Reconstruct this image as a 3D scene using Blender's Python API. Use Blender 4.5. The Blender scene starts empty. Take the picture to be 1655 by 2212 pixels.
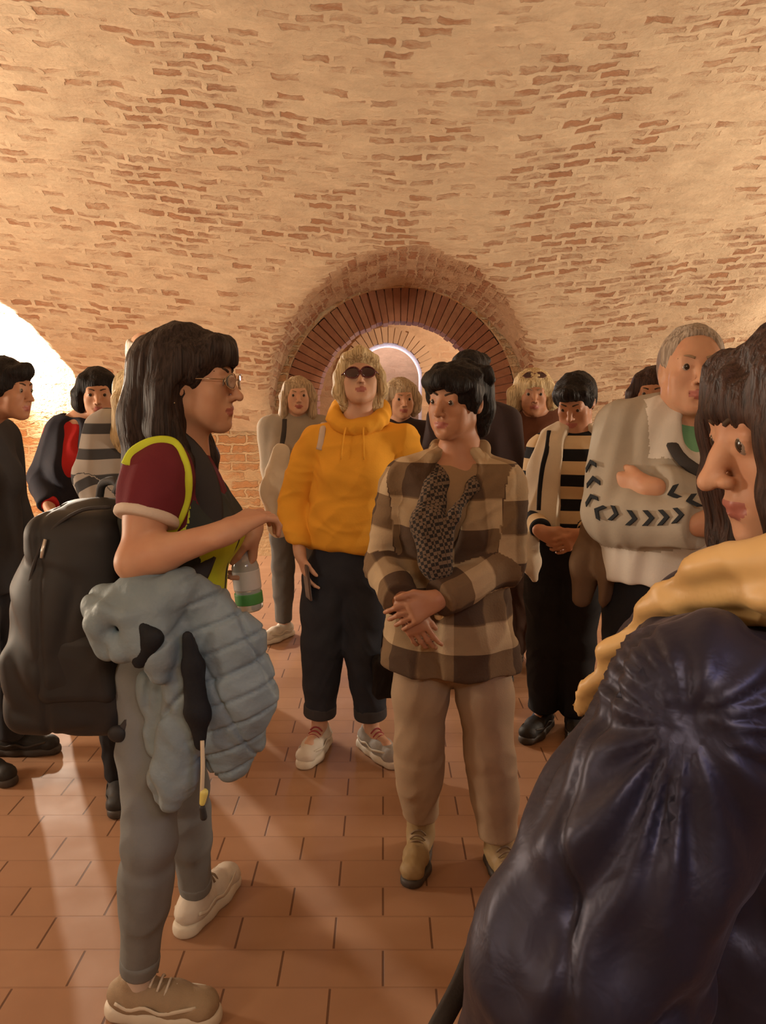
import bpy, math
import numpy as np

# ------------------------------------------------------------------ camera
FPX, PITCH, CAMZ = 1662.0, math.radians(8.8), 1.5
scene = bpy.context.scene
cam_data = bpy.data.cameras.new('camera')
cam = bpy.data.objects.new('camera', cam_data)
scene.collection.objects.link(cam)
cam.location = (0, 0, CAMZ)
cam.rotation_euler = (math.radians(90) - PITCH, 0, 0)
cam_data.sensor_fit = 'HORIZONTAL'
cam_data.sensor_width = 36.0
cam_data.lens = 36.0 * FPX / 1655.0
cam_data.clip_start = 0.02
scene.camera = cam

# ------------------------------------------------------------------ world, exposure
world = bpy.data.worlds.new('world')
scene.world = world
world.use_nodes = True
world.node_tree.nodes['Background'].inputs['Color'].default_value = (0.9, 0.75, 0.6, 1)
world.node_tree.nodes['Background'].inputs['Strength'].default_value = 0.02
scene.view_settings.view_transform = 'Standard'
scene.view_settings.look = 'None'
scene.view_settings.gamma = 1.0
scene.view_settings.exposure = 0.0
scene.view_settings.use_curve_mapping = False
scene.cycles.max_bounces = 7
scene.cycles.diffuse_bounces = 4
scene.cycles.glossy_bounces = 3
scene.cycles.transmission_bounces = 6
scene.cycles.sample_clamp_indirect = 4.0
scene.cycles.use_denoising = True


def light(name, kind, loc, energy, color, size=0.2, target=None, spot=None, size_y=None):
    d = bpy.data.lights.new(name, kind)
    d.energy = energy
    d.color = color
    if kind == 'AREA':
        d.size = size
        if size_y:
            d.shape = 'RECTANGLE'
            d.size_y = size_y
    else:
        d.shadow_soft_size = size
    if kind == 'SPOT' and spot:
        d.spot_size = math.radians(spot)
        d.spot_blend = 0.6
    o = bpy.data.objects.new(name, d)
    scene.collection.objects.link(o)
    o.location = loc
    if target is not None:
        from mathutils import Vector
        v = Vector(target) - Vector(loc)
        o.rotation_euler = v.to_track_quat('-Z', 'Y').to_euler()
    return o


WARM = (1.0, 0.81, 0.60)
# floodlights along the walls, turned up at the vault, plus added fill lamps
light('niche_floodlight', 'POINT', (-3.36, 6.86, 1.80), 640, (1.0, 0.87, 0.70), 0.05)
light('vault_floodlight_left', 'AREA', (-3.9, 2.9, 1.3), 122, WARM, 0.5, (-0.6, 4.3, 3.3))
light('vault_floodlight_right', 'AREA', (4.1, 3.2, 1.3), 112, WARM, 0.5, (1.6, 4.4, 3.3))
light('right_vault_fill', 'POINT', (3.9, 6.2, 1.7), 80, WARM, 0.1)  # unseen lamp added to even out the vault; no niche modelled here
light('near_floodlight', 'POINT', (-2.3, -0.25, 1.6), 44, WARM, 0.25)
light('front_fill', 'AREA', (0.3, -0.55, 2.15), 11, WARM, 0.35, (0.1, 2.2, 1.4))  # added warm fill from behind the camera, brightens the people's fronts
light('passage_lamp', 'POINT', (1.2, 8.3, 2.0), 60, WARM, 0.08)
# cool daylight: an added spot on the puffer jacket, and the far window niche
light('puffer_daylight_spot', 'SPOT', (0.95, -0.45, 2.2), 26, (0.64, 0.64, 1.0), 0.25, (0.45, 0.72, 1.0), 50)
light('window_daylight', 'AREA', (0.05, 10.8, 2.0), 40, (0.62, 0.70, 1.0), 0.7, (0.05, 9.0, 1.9))


# ------------------------------------------------------------------ helpers
def V(*a):
    return np.array(a, float)


def nrm(v):
    v = np.asarray(v, float)
    return v / (np.linalg.norm(v) + 1e-12)


def P(px, py, Y):
    """point of the place seen at photo pixel (px, py) and standing at depth Y from the camera"""
    u = (px - 827.5) / FPX
    v = (1106.0 - py) / FPX
    c, s = math.cos(PITCH), math.sin(PITCH)
    d = V(u, c + v * s, -s + v * c)
    return V(0, 0, CAMZ) + d * (Y / d[1])


def mesh_obj(name, verts, faces, mats, parent=None, mat_idx=None, attrs=None, smooth=True):
    me = bpy.data.meshes.new(name)
    verts = np.asarray(verts, np.float32)
    if parent is not None:
        verts = verts - np.array(ORIG[parent.name], np.float32)
    if isinstance(faces, np.ndarray):
        nf, k = faces.shape
        me.vertices.add(len(verts))
        me.vertices.foreach_set('co', verts.ravel())
        me.loops.add(nf * k)
        me.loops.foreach_set('vertex_index', faces.astype(np.int32).ravel())
        me.polygons.add(nf)
        me.polygons.foreach_set('loop_start', np.arange(0, nf * k, k, dtype=np.int32))
        me.polygons.foreach_set('loop_total', np.full(nf, k, np.int32))
        me.update(calc_edges=True)
    else:
        me.from_pydata([tuple(map(float, v)) for v in verts], [], [tuple(map(int, f)) for f in faces])
        me.update()
    if not isinstance(mats, (list, tuple)):
        mats = [mats]
    for m in mats:
        me.materials.append(m)
    n = len(me.polygons)
    if mat_idx is not None:
        me.polygons.foreach_set('material_index', np.asarray(mat_idx, np.int32))
    me.polygons.foreach_set('use_smooth', np.full(n, smooth, bool))
    if attrs:
        for k_, a in attrs.items():
            at = me.attributes.new(k_, 'FLOAT_VECTOR', 'POINT')
            at.data.foreach_set('vector', np.asarray(a, np.float32).ravel())
    o = bpy.data.objects.new(name, me)
    scene.collection.objects.link(o)
    if parent is not None:
        o.parent = parent
    ORIG[o.name] = tuple(ORIG[parent.name]) if parent is not None else (0, 0, 0)
    return o


ORIG = {}


def empty(name, loc, label, cat, group=None):
    o = bpy.data.objects.new(name, None)
    scene.collection.objects.link(o)
    o.location = tuple(map(float, loc))
    o.empty_display_size = 0.1
    o['label'] = label
    o['category'] = cat
    if group:
        o['group'] = group
    ORIG[o.name] = tuple(map(float, loc))
    return o


def tag(o, label, cat, group=None):
    o['label'] = label
    o['category'] = cat
    if group:
        o['group'] = group
    return o


def structure(o):
    o['kind'] = 'structure'
    return o


def noise3(p, f, seed=0, octaves=2):
    """cheap smooth pseudo noise, about -1..1"""
    rs = np.random.RandomState(seed)
    out = np.zeros(len(p))
    amp, tot = 1.0, 0.0
    q = np.asarray(p, float) * f
    w = q + 0.7 * np.sin(q[:, [1, 2, 0]] * 1.3 + rs.rand(3) * 6)
    for _ in range(octaves):
        s = np.zeros(len(p))
        for _k in range(5):
            k = rs.randn(3)
            k = k / np.linalg.norm(k) * (0.8 + 0.9 * rs.rand())
            s += np.sin(w @ k * 2.2 + rs.rand() * 6.28)
        out += amp * s / 2.6
        tot += amp
        amp *= 0.5
        w = w * 2.03 + 1.7
    return out / tot


# ------------------------------------------------------------------ distance-field sculpting
class Sculpt:
    def __init__(self, h=0.006):
        self.h = h
        self.ops = []

    def cone(self, a, b, ra, rb=None, k=0.02, op='u', n=None, s=1.0):
        self.ops.append((op, 'cone', (np.asarray(a, float), np.asarray(b, float), ra, ra if rb is None else rb,
                                      None if n is None else nrm(n), s), k))
        return self

    def chain(self, pts, rs, k=0.02, op='u', n=None, s=1.0):
        for i in range(len(pts) - 1):
            self.cone(pts[i], pts[i + 1], rs[i], rs[i + 1], k, op, n, s)
        return self

    def cyl(self, a, b, ra, rb=None, k=0.01, op='u', n=None, s=1.0, e=0.008):
        self.ops.append((op, 'cyl', (np.asarray(a, float), np.asarray(b, float), ra, ra if rb is None else rb,
                                     None if n is None else nrm(n), s, e), k))
        return self

    def ell(self, c, r, M=None, k=0.02, op='u'):
        if np.isscalar(r):
            r = (r, r, r)
        self.ops.append((op, 'ell', (np.asarray(c, float), np.asarray(r, float), np.eye(3) if M is None else np.asarray(M, float)), k))
        return self

    def box(self, c, r, M=None, e=0.01, k=0.01, op='u'):
        self.ops.append((op, 'box', (np.asarray(c, float), np.asarray(r, float), np.eye(3) if M is None else np.asarray(M, float), e), k))
        return self

    def half(self, p, n, k=0.004):
        """cut away the side n points to"""
        self.ops.append(('h', 'half', (np.asarray(p, float), nrm(n)), k))
        return self

    def _bb(self, kind, a, k):
        if kind in ('cone', 'cyl'):
            r = max(a[2], a[3]) * max(1.0, 1.0 / max(a[5], 1e-3)) + k
            r = max(r, max(a[2], a[3]) + k)
            return np.minimum(a[0], a[1]) - r, np.maximum(a[0], a[1]) + r
        if kind == 'ell':
            e = np.sqrt(((a[2] * a[1]) ** 2).sum(1)) + k
            return a[0] - e, a[0] + e
        e = (np.abs(a[2]) * a[1]).sum(1) + k
        return a[0] - e, a[0] + e

    @staticmethod
    def _dist(kind, a, X, Y, Z):
        if kind in ('cone', 'cyl'):
            pa, pb, ra, rb, n, s = a[:6]
            x, y, z = X - pa[0], Y - pa[1], Z - pa[2]
            ax = pb - pa
            if n is not None and s != 1.0:
                nn = n - ax * (n @ ax) / (ax @ ax + 1e-12) if (ax @ ax) > 1e-8 else n
                nn = nrm(nn)
                d = (x * nn[0] + y * nn[1] + z * nn[2]) * (s - 1)
                x, y, z = x + d * nn[0], y + d * nn[1], z + d * nn[2]
            L2 = ax @ ax + 1e-12
            t = (x * ax[0] + y * ax[1] + z * ax[2]) / L2
            if kind == 'cone':
                t = np.clip(t, 0, 1)
                dx, dy, dz = x - t * ax[0], y - t * ax[1], z - t * ax[2]
                return (np.sqrt(dx * dx + dy * dy + dz * dz) - (ra + (rb - ra) * t)) / max(1.0, 0.5 * (s + 1))
            L = math.sqrt(L2)
            dx, dy, dz = x - t * ax[0], y - t * ax[1], z - t * ax[2]
            tc = np.clip(t, 0, 1)
            e = a[6]
            dr = (np.sqrt(dx * dx + dy * dy + dz * dz) - (ra + (rb - ra) * tc)) / max(1.0, 0.5 * (s + 1)) + e
            dt = np.maximum(-t * L, (t - 1) * L) + e
            return np.minimum(np.maximum(dr, dt), 0) + np.sqrt(np.maximum(dr, 0) ** 2 + np.maximum(dt, 0) ** 2) - e
        if kind == 'ell':
            c, r, M = a
            x, y, z = X - c[0], Y - c[1], Z - c[2]
            u = x * M[0, 0] + y * M[1, 0] + z * M[2, 0]
            v = x * M[0, 1] + y * M[1, 1] + z * M[2, 1]
            w = x * M[0, 2] + y * M[1, 2] + z * M[2, 2]
            k0 = np.sqrt((u / r[0]) ** 2 + (v / r[1]) ** 2 + (w / r[2]) ** 2)
            k1 = np.sqrt((u / r[0] ** 2) ** 2 + (v / r[1] ** 2) ** 2 + (w / r[2] ** 2) ** 2) + 1e-9
            return k0 * (k0 - 1) / k1
        c, r, M, e = a
        x, y, z = X - c[0], Y - c[1], Z - c[2]
        u = np.abs(x * M[0, 0] + y * M[1, 0] + z * M[2, 0]) - r[0] + e
        v = np.abs(x * M[0, 1] + y * M[1, 1] + z * M[2, 1]) - r[1] + e
        w = np.abs(x * M[0, 2] + y * M[1, 2] + z * M[2, 2]) - r[2] + e
        return (np.minimum(np.maximum(u, np.maximum(v, w)), 0)
                + np.sqrt(np.maximum(u, 0) ** 2 + np.maximum(v, 0) ** 2 + np.maximum(w, 0) ** 2) - e)

    def mesh(self):
        h = self.h
        lo, hi = np.full(3, 1e9), np.full(3, -1e9)
        for op, kind, a, k in self.ops:
            if op == 'u':
                l, u = self._bb(kind, a, 0.01)
                lo, hi = np.minimum(lo, l), np.maximum(hi, u)
        lo = lo - 3 * h
        n = np.ceil((hi + 3 * h - lo) / h).astype(int) + 1
        D = np.full(n, 0.2, np.float32)
        ax = [lo[i] + h * np.arange(n[i]) for i in range(3)]
        for op, kind, a, k in self.ops:
            if op == 'h':
                i0, i1 = [0, 0, 0], list(n)
            else:
                l, u = self._bb(kind, a, k + 3 * h)
                i0 = np.clip(np.floor((l - lo) / h).astype(int), 0, n)
                i1 = np.clip(np.ceil((u - lo) / h).astype(int) + 1, 0, n)
            if any(i1[i] <= i0[i] for i in range(3)):
                continue
            X = ax[0][i0[0]:i1[0], None, None].astype(np.float32)
            Y = ax[1][None, i0[1]:i1[1], None].astype(np.float32)
            Z = ax[2][None, None, i0[2]:i1[2]].astype(np.float32)
            sl = (slice(i0[0], i1[0]), slice(i0[1], i1[1]), slice(i0[2], i1[2]))
            if op == 'h':
                d = (X - a[0][0]) * a[1][0] + (Y - a[0][1]) * a[1][1] + (Z - a[0][2]) * a[1][2]
            else:
                d = self._dist(kind, a, X, Y, Z)
            cur = D[sl]
            k = max(k, 1e-4)
            if op == 'u':
                m = np.maximum(k - np.abs(cur - d), 0) / k
                D[sl] = np.minimum(cur, d) - m * m * k * 0.25
            else:
                if op == 's':
                    d = -d
                m = np.maximum(k - np.abs(cur - d), 0) / k
                D[sl] = np.maximum(cur, d) + m * m * k * 0.25
        return surface_net(D, lo, h)


def surface_net(D, lo, h):
    D[0], D[-1] = 0.1, 0.1
    D[:, 0], D[:, -1] = 0.1, 0.1
    D[:, :, 0], D[:, :, -1] = 0.1, 0.1
    I = D < 0
    nx, ny, nz = D.shape
    c = np.zeros((nx - 1, ny - 1, nz - 1), np.uint8)
    for i in (0, 1):
        for j in (0, 1):
            for k in (0, 1):
                c += I[i:nx - 1 + i, j:ny - 1 + j, k:nz - 1 + k]
    mixed = (c > 0) & (c < 8)
    idx = np.argwhere(mixed)
    vid = np.full(mixed.shape, -1, np.int32)
    vid[mixed] = np.arange(len(idx))
    offs = np.array([(i, j, k) for i in (0, 1) for j in (0, 1) for k in (0, 1)])
    cv = np.stack([D[idx[:, 0] + o[0], idx[:, 1] + o[1], idx[:, 2] + o[2]] for o in offs], 1)
    acc = np.zeros((len(idx), 3))
    cnt = np.zeros(len(idx))
    for a in range(8):
        for b in range(a + 1, 8):
            if np.abs(offs[a] - offs[b]).sum() != 1:
                continue
            m = (cv[:, a] < 0) != (cv[:, b] < 0)
            t = cv[m, a] / (cv[m, a] - cv[m, b])
            acc[m] += offs[a] + t[:, None] * (offs[b] - offs[a])
            cnt[m] += 1
    verts = lo + h * (idx + acc / cnt[:, None])
    quads = []
    for axis in range(3):
        s0 = [slice(1, -1)] * 3
        s1 = [slice(1, -1)] * 3
        s0[axis] = slice(0, -1)
        s1[axis] = slice(1, None)
        A, B = I[tuple(s0)], I[tuple(s1)]
        for inside_first in (True, False):
            m = (A & ~B) if inside_first else (~A & B)
            e = np.argwhere(m)
            if not len(e):
                continue
            e = e + 1
            e[:, axis] -= 1
            u, w = (axis + 1) % 3, (axis + 2) % 3
            q = []
            for du, dw in ((-1, -1), (0, -1), (0, 0), (-1, 0)):
                f = e.copy()
                f[:, u] += du
                f[:, w] += dw
                q.append(vid[f[:, 0], f[:, 1], f[:, 2]])
            q = np.stack(q, 1)
            if not inside_first:
                q = q[:, ::-1]
            quads.append(q)
    return verts, np.concatenate(quads).astype(np.int32)


def vnormals(v, f):
    a, b, c, d = (v[f[:, i]] for i in range(4))
    fn = np.cross(c - a, d - b)
    n = np.zeros_like(v)
    for i in range(4):
        np.add.at(n, f[:, i], fn)
    return n / (np.linalg.norm(n, axis=1)[:, None] + 1e-12)


def smooth_mesh(v, f, it=1, lam=0.5):
    for _ in range(it):
        s = np.zeros_like(v)
        c = np.zeros(len(v))
        for i in range(4):
            j = f[:, (i + 1) % 4]
            np.add.at(s, f[:, i], v[j])
            np.add.at(c, f[:, i], 1)
        v = v * (1 - lam) + lam * s / c[:, None]
    return v


def build(name, S, mats, parent=None, wrinkle=None, sm=1, pat=None, matfn=None, attrs=None):
    """turn a Sculpt into one mesh object; wrinkle(v, n) -> displacement along the normal"""
    v, f = S.mesh()
    if sm:
        v = smooth_mesh(v, f, sm)
    if wrinkle is not None:
        n = vnormals(v, f)
        v = v + n * wrinkle(v, n)[:, None]
    at = dict(attrs or {})
    if pat is not None:
        at['pat'] = pat(v)
    mi = None
    if matfn is not None:
        mi = matfn(v[f].mean(1))
    return mesh_obj(name, v, f, mats, parent, mi, at)


def folds(amp, f=14, seed=1, stretch=(1, 1, 0.35), ridge=True):
    st = np.array(stretch, float)

    def fn(v, n):
        q = v * st
        a = noise3(q, f, seed, 2)
        if ridge:
            a = 0.6 - np.abs(a) * 1.4
        return amp * a
    return fn


def tube(name, pts, r, mat, parent=None, seg=8, flat=None, flat_n=None, closed=False, r_end=None):
    """sweep an (optionally flattened) ring along pts"""
    pts = np.asarray(pts, float)
    n = len(pts)
    vs = []
    up = nrm(flat_n) if flat_n is not None else None
    prev = None
    for i in range(n):
        if closed:
            t = nrm(pts[(i + 1) % n] - pts[i - 1])
        else:
            t = nrm(pts[min(i + 1, n - 1)] - pts[max(i - 1, 0)])
        if up is not None:
            b = np.cross(t, up)
            if np.linalg.norm(b) < 1e-3:
                b = prev if prev is not None else np.cross(t, V(1, 0, 0))
            b = nrm(b)
        else:
            ref = prev if prev is not None else (V(0, 0, 1) if abs(t[2]) < 0.9 else V(1, 0, 0))
            b = nrm(ref - t * (ref @ t))
        prev = b
        c = np.cross(b, t)
        rr = r if r_end is None else r + (r_end - r) * i / (n - 1)
        for k in range(seg):
            a = 2 * math.pi * k / seg
            vs.append(pts[i] + b * math.cos(a) * rr + c * math.sin(a) * (rr if flat is None else flat))
    fs = []
    for i in range(n if closed else n - 1):
        j = (i + 1) % n
        for k in range(seg):
            l = (k + 1) % seg
            fs.append((i * seg + k, i * seg + l, j * seg + l, j * seg + k))
    if not closed:
        fs.append(tuple(range(seg))[::-1])
        fs.append(tuple((n - 1) * seg + k for k in range(seg)))
    return mesh_obj(name, vs, fs, mat, parent)


def spline(pts, n=24):
    pts = np.asarray(pts, float)
    p = np.vstack([2 * pts[0] - pts[1], pts, 2 * pts[-1] - pts[-2]])
    out = []
    m = len(pts) - 1
    for i in range(n):
        t = i / (n - 1) * m
        j = min(int(t), m - 1)
        u = t - j
        a, b, c, d = p[j], p[j + 1], p[j + 2], p[j + 3]
        out.append(0.5 * ((2 * b) + (c - a) * u + (2 * a - 5 * b + 4 * c - d) * u * u + (3 * b - a - 3 * c + d) * u ** 3))
    return np.array(out)


# ------------------------------------------------------------------ materials
def new_mat(name):
    m = bpy.data.materials.new(name)
    m.use_nodes = True
    return m, m.node_tree, m.node_tree.nodes['Principled BSDF']


def node(nt, kind, **kw):
    n = nt.nodes.new(kind)
    for k, v in kw.items():
        if k.startswith('i_'):
            n.inputs[k[2:].replace('_', ' ')].default_value = v
        else:
            setattr(n, k, v)
    return n


def ramp(nt, fac, stops):
    n = nt.nodes.new('ShaderNodeValToRGB')
    e = n.color_ramp.elements
    while len(e) < len(stops):
        e.new(0.5)
    for i, (p, c) in enumerate(stops):
        e[i].position = p
        e[i].color = (c[0], c[1], c[2], 1)
    nt.links.new(fac, n.inputs['Fac'])
    return n


def mixc(nt, fac, a, b):
    n = nt.nodes.new('ShaderNodeMix')
    n.data_type = 'RGBA'
    for i, s in ((0, fac), (6, a), (7, b)):
        if isinstance(s, bpy.types.NodeSocket):
            nt.links.new(s, n.inputs[i])
        elif i == 0:
            n.inputs[0].default_value = s
        else:
            n.inputs[i].default_value = (s[0], s[1], s[2], 1)
    return n.outputs[2]


def bump(nt, bsdf, height, strength=0.3, dist=0.01):
    b = nt.nodes.new('ShaderNodeBump')
    b.inputs['Strength'].default_value = strength
    b.inputs['Distance'].default_value = dist
    nt.links.new(height, b.inputs['Height'])
    nt.links.new(b.outputs[0], bsdf.inputs['Normal'])


def cloth(name, col, rough=0.9, weave=250, bmp=0.25, vary=0.12, sheen=0.0):
    m, nt, b = new_mat(name)
    tc = node(nt, 'ShaderNodeTexCoord')
    nz = node(nt, 'ShaderNodeTexNoise', i_Scale=9.0, i_Detail=4.0)
    nt.links.new(tc.outputs['Object'], nz.inputs['Vector'])
    c2 = [x * (1 - vary) for x in col]
    r = ramp(nt, nz.outputs['Fac'], [(0.35, c2), (0.65, col)])
    nt.links.new(r.outputs[0], b.inputs['Base Color'])
    b.inputs['Roughness'].default_value = rough
    b.inputs['Specular IOR Level'].default_value = 0.25
    n2 = node(nt, 'ShaderNodeTexNoise', i_Scale=float(weave), i_Detail=2.0)
    nt.links.new(tc.outputs['Object'], n2.inputs['Vector'])
    bump(nt, b, n2.outputs['Fac'], bmp, 0.002)
    if sheen:
        b.inputs['Sheen Weight'].default_value = sheen
    return m


def plain(name, col, rough=0.5, metal=0.0, spec=0.5, emit=None, trans=0.0):
    m, nt, b = new_mat(name)
    tc = node(nt, 'ShaderNodeTexCoord')
    nz = node(nt, 'ShaderNodeTexNoise', i_Scale=30.0)
    nt.links.new(tc.outputs['Object'], nz.inputs['Vector'])
    r = ramp(nt, nz.outputs['Fac'], [(0.3, [x * 0.93 for x in col]), (0.7, col)])
    nt.links.new(r.outputs[0], b.inputs['Base Color'])
    b.inputs['Roughness'].default_value = rough
    b.inputs['Metallic'].default_value = metal
    b.inputs['Specular IOR Level'].default_value = spec
    b.inputs['Transmission Weight'].default_value = trans
    if emit:
        b.inputs['Emission Color'].default_value = (*emit[0], 1)
        b.inputs['Emission Strength'].default_value = emit[1]
    return m


def skin(name, col):
    m, nt, b = new_mat(name)
    tc = node(nt, 'ShaderNodeTexCoord')
    nz = node(nt, 'ShaderNodeTexNoise', i_Scale=22.0, i_Detail=3.0)
    nt.links.new(tc.outputs['Object'], nz.inputs['Vector'])
    r = ramp(nt, nz.outputs['Fac'], [(0.3, (col[0] * 0.94, col[1] * 0.84, col[2] * 0.82)), (0.7, col)])
    nt.links.new(r.outputs[0], b.inputs['Base Color'])
    b.inputs['Roughness'].default_value = 0.52
    b.inputs['Specular IOR Level'].default_value = 0.35
    b.inputs['Subsurface Weight'].default_value = 0.08
    b.inputs['Subsurface Radius'].default_value = (0.01, 0.004, 0.002)
    b.inputs['Subsurface Scale'].default_value = 0.5
    return m


def hairmat(name, col, col2=None, rough=0.58):
    m, nt, b = new_mat(name)
    col2 = col2 or [x * 0.55 for x in col]
    at = node(nt, 'ShaderNodeAttribute', attribute_name='pat')
    mp = node(nt, 'ShaderNodeMapping')
    mp.inputs['Scale'].default_value = (1, 1, 0.06)
    nt.links.new(at.outputs['Vector'], mp.inputs['Vector'])
    nz = node(nt, 'ShaderNodeTexNoise', i_Scale=170.0, i_Detail=3.0, i_Distortion=0.4)
    nt.links.new(mp.outputs[0], nz.inputs['Vector'])
    r = ramp(nt, nz.outputs['Fac'], [(0.36, col2), (0.62, col)])
    nt.links.new(r.outputs[0], b.inputs['Base Color'])
    b.inputs['Roughness'].default_value = rough
    b.inputs['Specular IOR Level'].default_value = 0.2
    bump(nt, b, nz.outputs['Fac'], 0.8, 0.006)
    return m

# ------------------------------------------------------------------ masonry materials
def masonry(name, bw, rh, plaster, brick_a, brick_b, cover, bmp=0.6, mortar_dark=None, mort=0.012, blotch=1.6):
    """bricks showing through a smeared coat of plaster; cover 0..1 is the share of plaster"""
    m, nt, b = new_mat(name)
    at = node(nt, 'ShaderNodeAttribute', attribute_name='pat')
    wob = node(nt, 'ShaderNodeTexNoise', i_Scale=1.1, i_Detail=2.0)
    nt.links.new(at.outputs['Vector'], wob.inputs['Vector'])
    ws = node(nt, 'ShaderNodeVectorMath', operation='SCALE')
    ws.inputs['Scale'].default_value = 0.12
    nt.links.new(wob.outputs['Color'], ws.inputs[0])
    ad0 = node(nt, 'ShaderNodeVectorMath', operation='ADD')
    nt.links.new(at.outputs['Vector'], ad0.inputs[0])
    nt.links.new(ws.outputs[0], ad0.inputs[1])
    wf = node(nt, 'ShaderNodeTexNoise', i_Scale=17.0, i_Detail=2.0)
    nt.links.new(at.outputs['Vector'], wf.inputs['Vector'])
    ws2 = node(nt, 'ShaderNodeVectorMath', operation='SCALE')
    ws2.inputs['Scale'].default_value = 0.046
    nt.links.new(wf.outputs['Color'], ws2.inputs[0])
    ad = node(nt, 'ShaderNodeVectorMath', operation='ADD')
    nt.links.new(ad0.outputs[0], ad.inputs[0])
    nt.links.new(ws2.outputs[0], ad.inputs[1])
    br = node(nt, 'ShaderNodeTexBrick')
    br.inputs['Scale'].default_value = 1.0
    br.inputs['Brick Width'].default_value = bw
    br.inputs['Row Height'].default_value = rh
    br.inputs['Mortar Size'].default_value = mort
    br.inputs['Mortar Smooth'].default_value = 0.35
    br.inputs['Color1'].default_value = (0, 0, 0, 1)
    br.inputs['Color2'].default_value = (1, 1, 1, 1)
    br.inputs['Mortar'].default_value = (0.5, 0.5, 0.5, 1)
    nt.links.new(ad.outputs[0], br.inputs['Vector'])
    # plaster mask: large patches + brick-to-brick chance + ragged edge
    n1 = node(nt, 'ShaderNodeTexNoise', i_Scale=float(blotch), i_Detail=3.0)
    nt.links.new(at.outputs['Vector'], n1.inputs['Vector'])
    mpn = node(nt, 'ShaderNodeMapping')
    mpn.inputs['Scale'].default_value = (1.0, 2.2, 1)
    nt.links.new(ad.outputs[0], mpn.inputs['Vector'])
    n2 = node(nt, 'ShaderNodeTexNoise', i_Scale=9.0, i_Detail=4.0, i_Roughness=0.65)
    nt.links.new(mpn.outputs[0], n2.inputs['Vector'])

    def M(op, a, b_=None, clamp=False):
        n = node(nt, 'ShaderNodeMath', operation=op, use_clamp=clamp)
        for i, s in enumerate((a, b_)):
            if s is None:
                continue
            if isinstance(s, bpy.types.NodeSocket):
                nt.links.new(s, n.inputs[i])
            else:
                n.inputs[i].default_value = s
        return n.outputs[0]
    s = M('ADD', M('MULTIPLY', n1.outputs['Fac'], 1.9), M('MULTIPLY', n2.outputs['Fac'], 1.5))
    s = M('ADD', s, M('MULTIPLY', br.outputs['Color'], 0.68))
    # s is about 1.8 on average
    vis = M('MULTIPLY', M('SUBTRACT', s, 1.52 + cover), 2.0, True)
    vis = M('MULTIPLY', vis, M('SUBTRACT', 1.0, br.outputs['Fac'], True))
    n4 = node(nt, 'ShaderNodeTexNoise', i_Scale=3.3, i_Detail=5.0, i_Roughness=0.7)
    nt.links.new(mpn.outputs[0], n4.inputs['Vector'])
    pl0 = ramp(nt, n2.outputs['Fac'], [(0.25, [c * 0.78 for c in plaster]), (0.6, plaster), (0.8, [min(1, c * 1.1) for c in plaster])])
    stain = ramp(nt, n4.outputs['Fac'], [(0.42, (0, 0, 0)), (0.68, (0.55, 0.55, 0.55))])
    pl = mixc(nt, stain.outputs[0], pl0.outputs[0], [c * 0.55 + d * 0.25 for c, d in zip(plaster, brick_b)])
    bc = ramp(nt, br.outputs['Color'], [(0.0, brick_a), (1.0, brick_b)])
    n3 = node(nt, 'ShaderNodeTexNoise', i_Scale=40.0, i_Detail=3.0)
    nt.links.new(at.outputs['Vector'], n3.inputs['Vector'])
    bcm = mixc(nt, M('MULTIPLY', n3.outputs['Fac'], 0.35), bc.outputs[0], [c * 0.55 for c in brick_a])
    base = mixc(nt, vis, pl, bcm)
    if mortar_dark is not None:
        base = mixc(nt, M('MULTIPLY', br.outputs['Fac'], mortar_dark), base, [c * 0.35 for c in brick_a])
    nt.links.new(base, b.inputs['Base Color'])
    b.inputs['Roughness'].default_value = 0.92
    b.inputs['Specular IOR Level'].default_value = 0.15
    hgt = M('SUBTRACT', M('MULTIPLY', n2.outputs['Fac'], 0.7), M('MULTIPLY', vis, 0.75))
    hgt = M('ADD', hgt, M('MULTIPLY', n3.outputs['Fac'], 0.25))
    bump(nt, b, hgt, bmp, 0.03)
    return m


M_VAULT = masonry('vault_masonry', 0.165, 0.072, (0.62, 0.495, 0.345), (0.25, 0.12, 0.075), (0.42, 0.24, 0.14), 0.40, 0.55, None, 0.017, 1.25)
M_WALL = masonry('wall_masonry', 0.26, 0.08, (0.62, 0.46, 0.28), (0.42, 0.19, 0.08), (0.58, 0.33, 0.16), 0.32, 0.9)
M_LUNETTE_SHADED = masonry('lunette_masonry_shaded', 0.2, 0.075, (0.50, 0.36, 0.24), (0.27, 0.12, 0.07), (0.38, 0.20, 0.12), 0.40, 0.9)  # darker plaster: its own brown tone plus shade painted into the colour
M_PASS = masonry('passage_masonry', 0.26, 0.08, (0.62, 0.44, 0.30), (0.48, 0.27, 0.17), (0.56, 0.35, 0.22), 0.75, 0.4)


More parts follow.
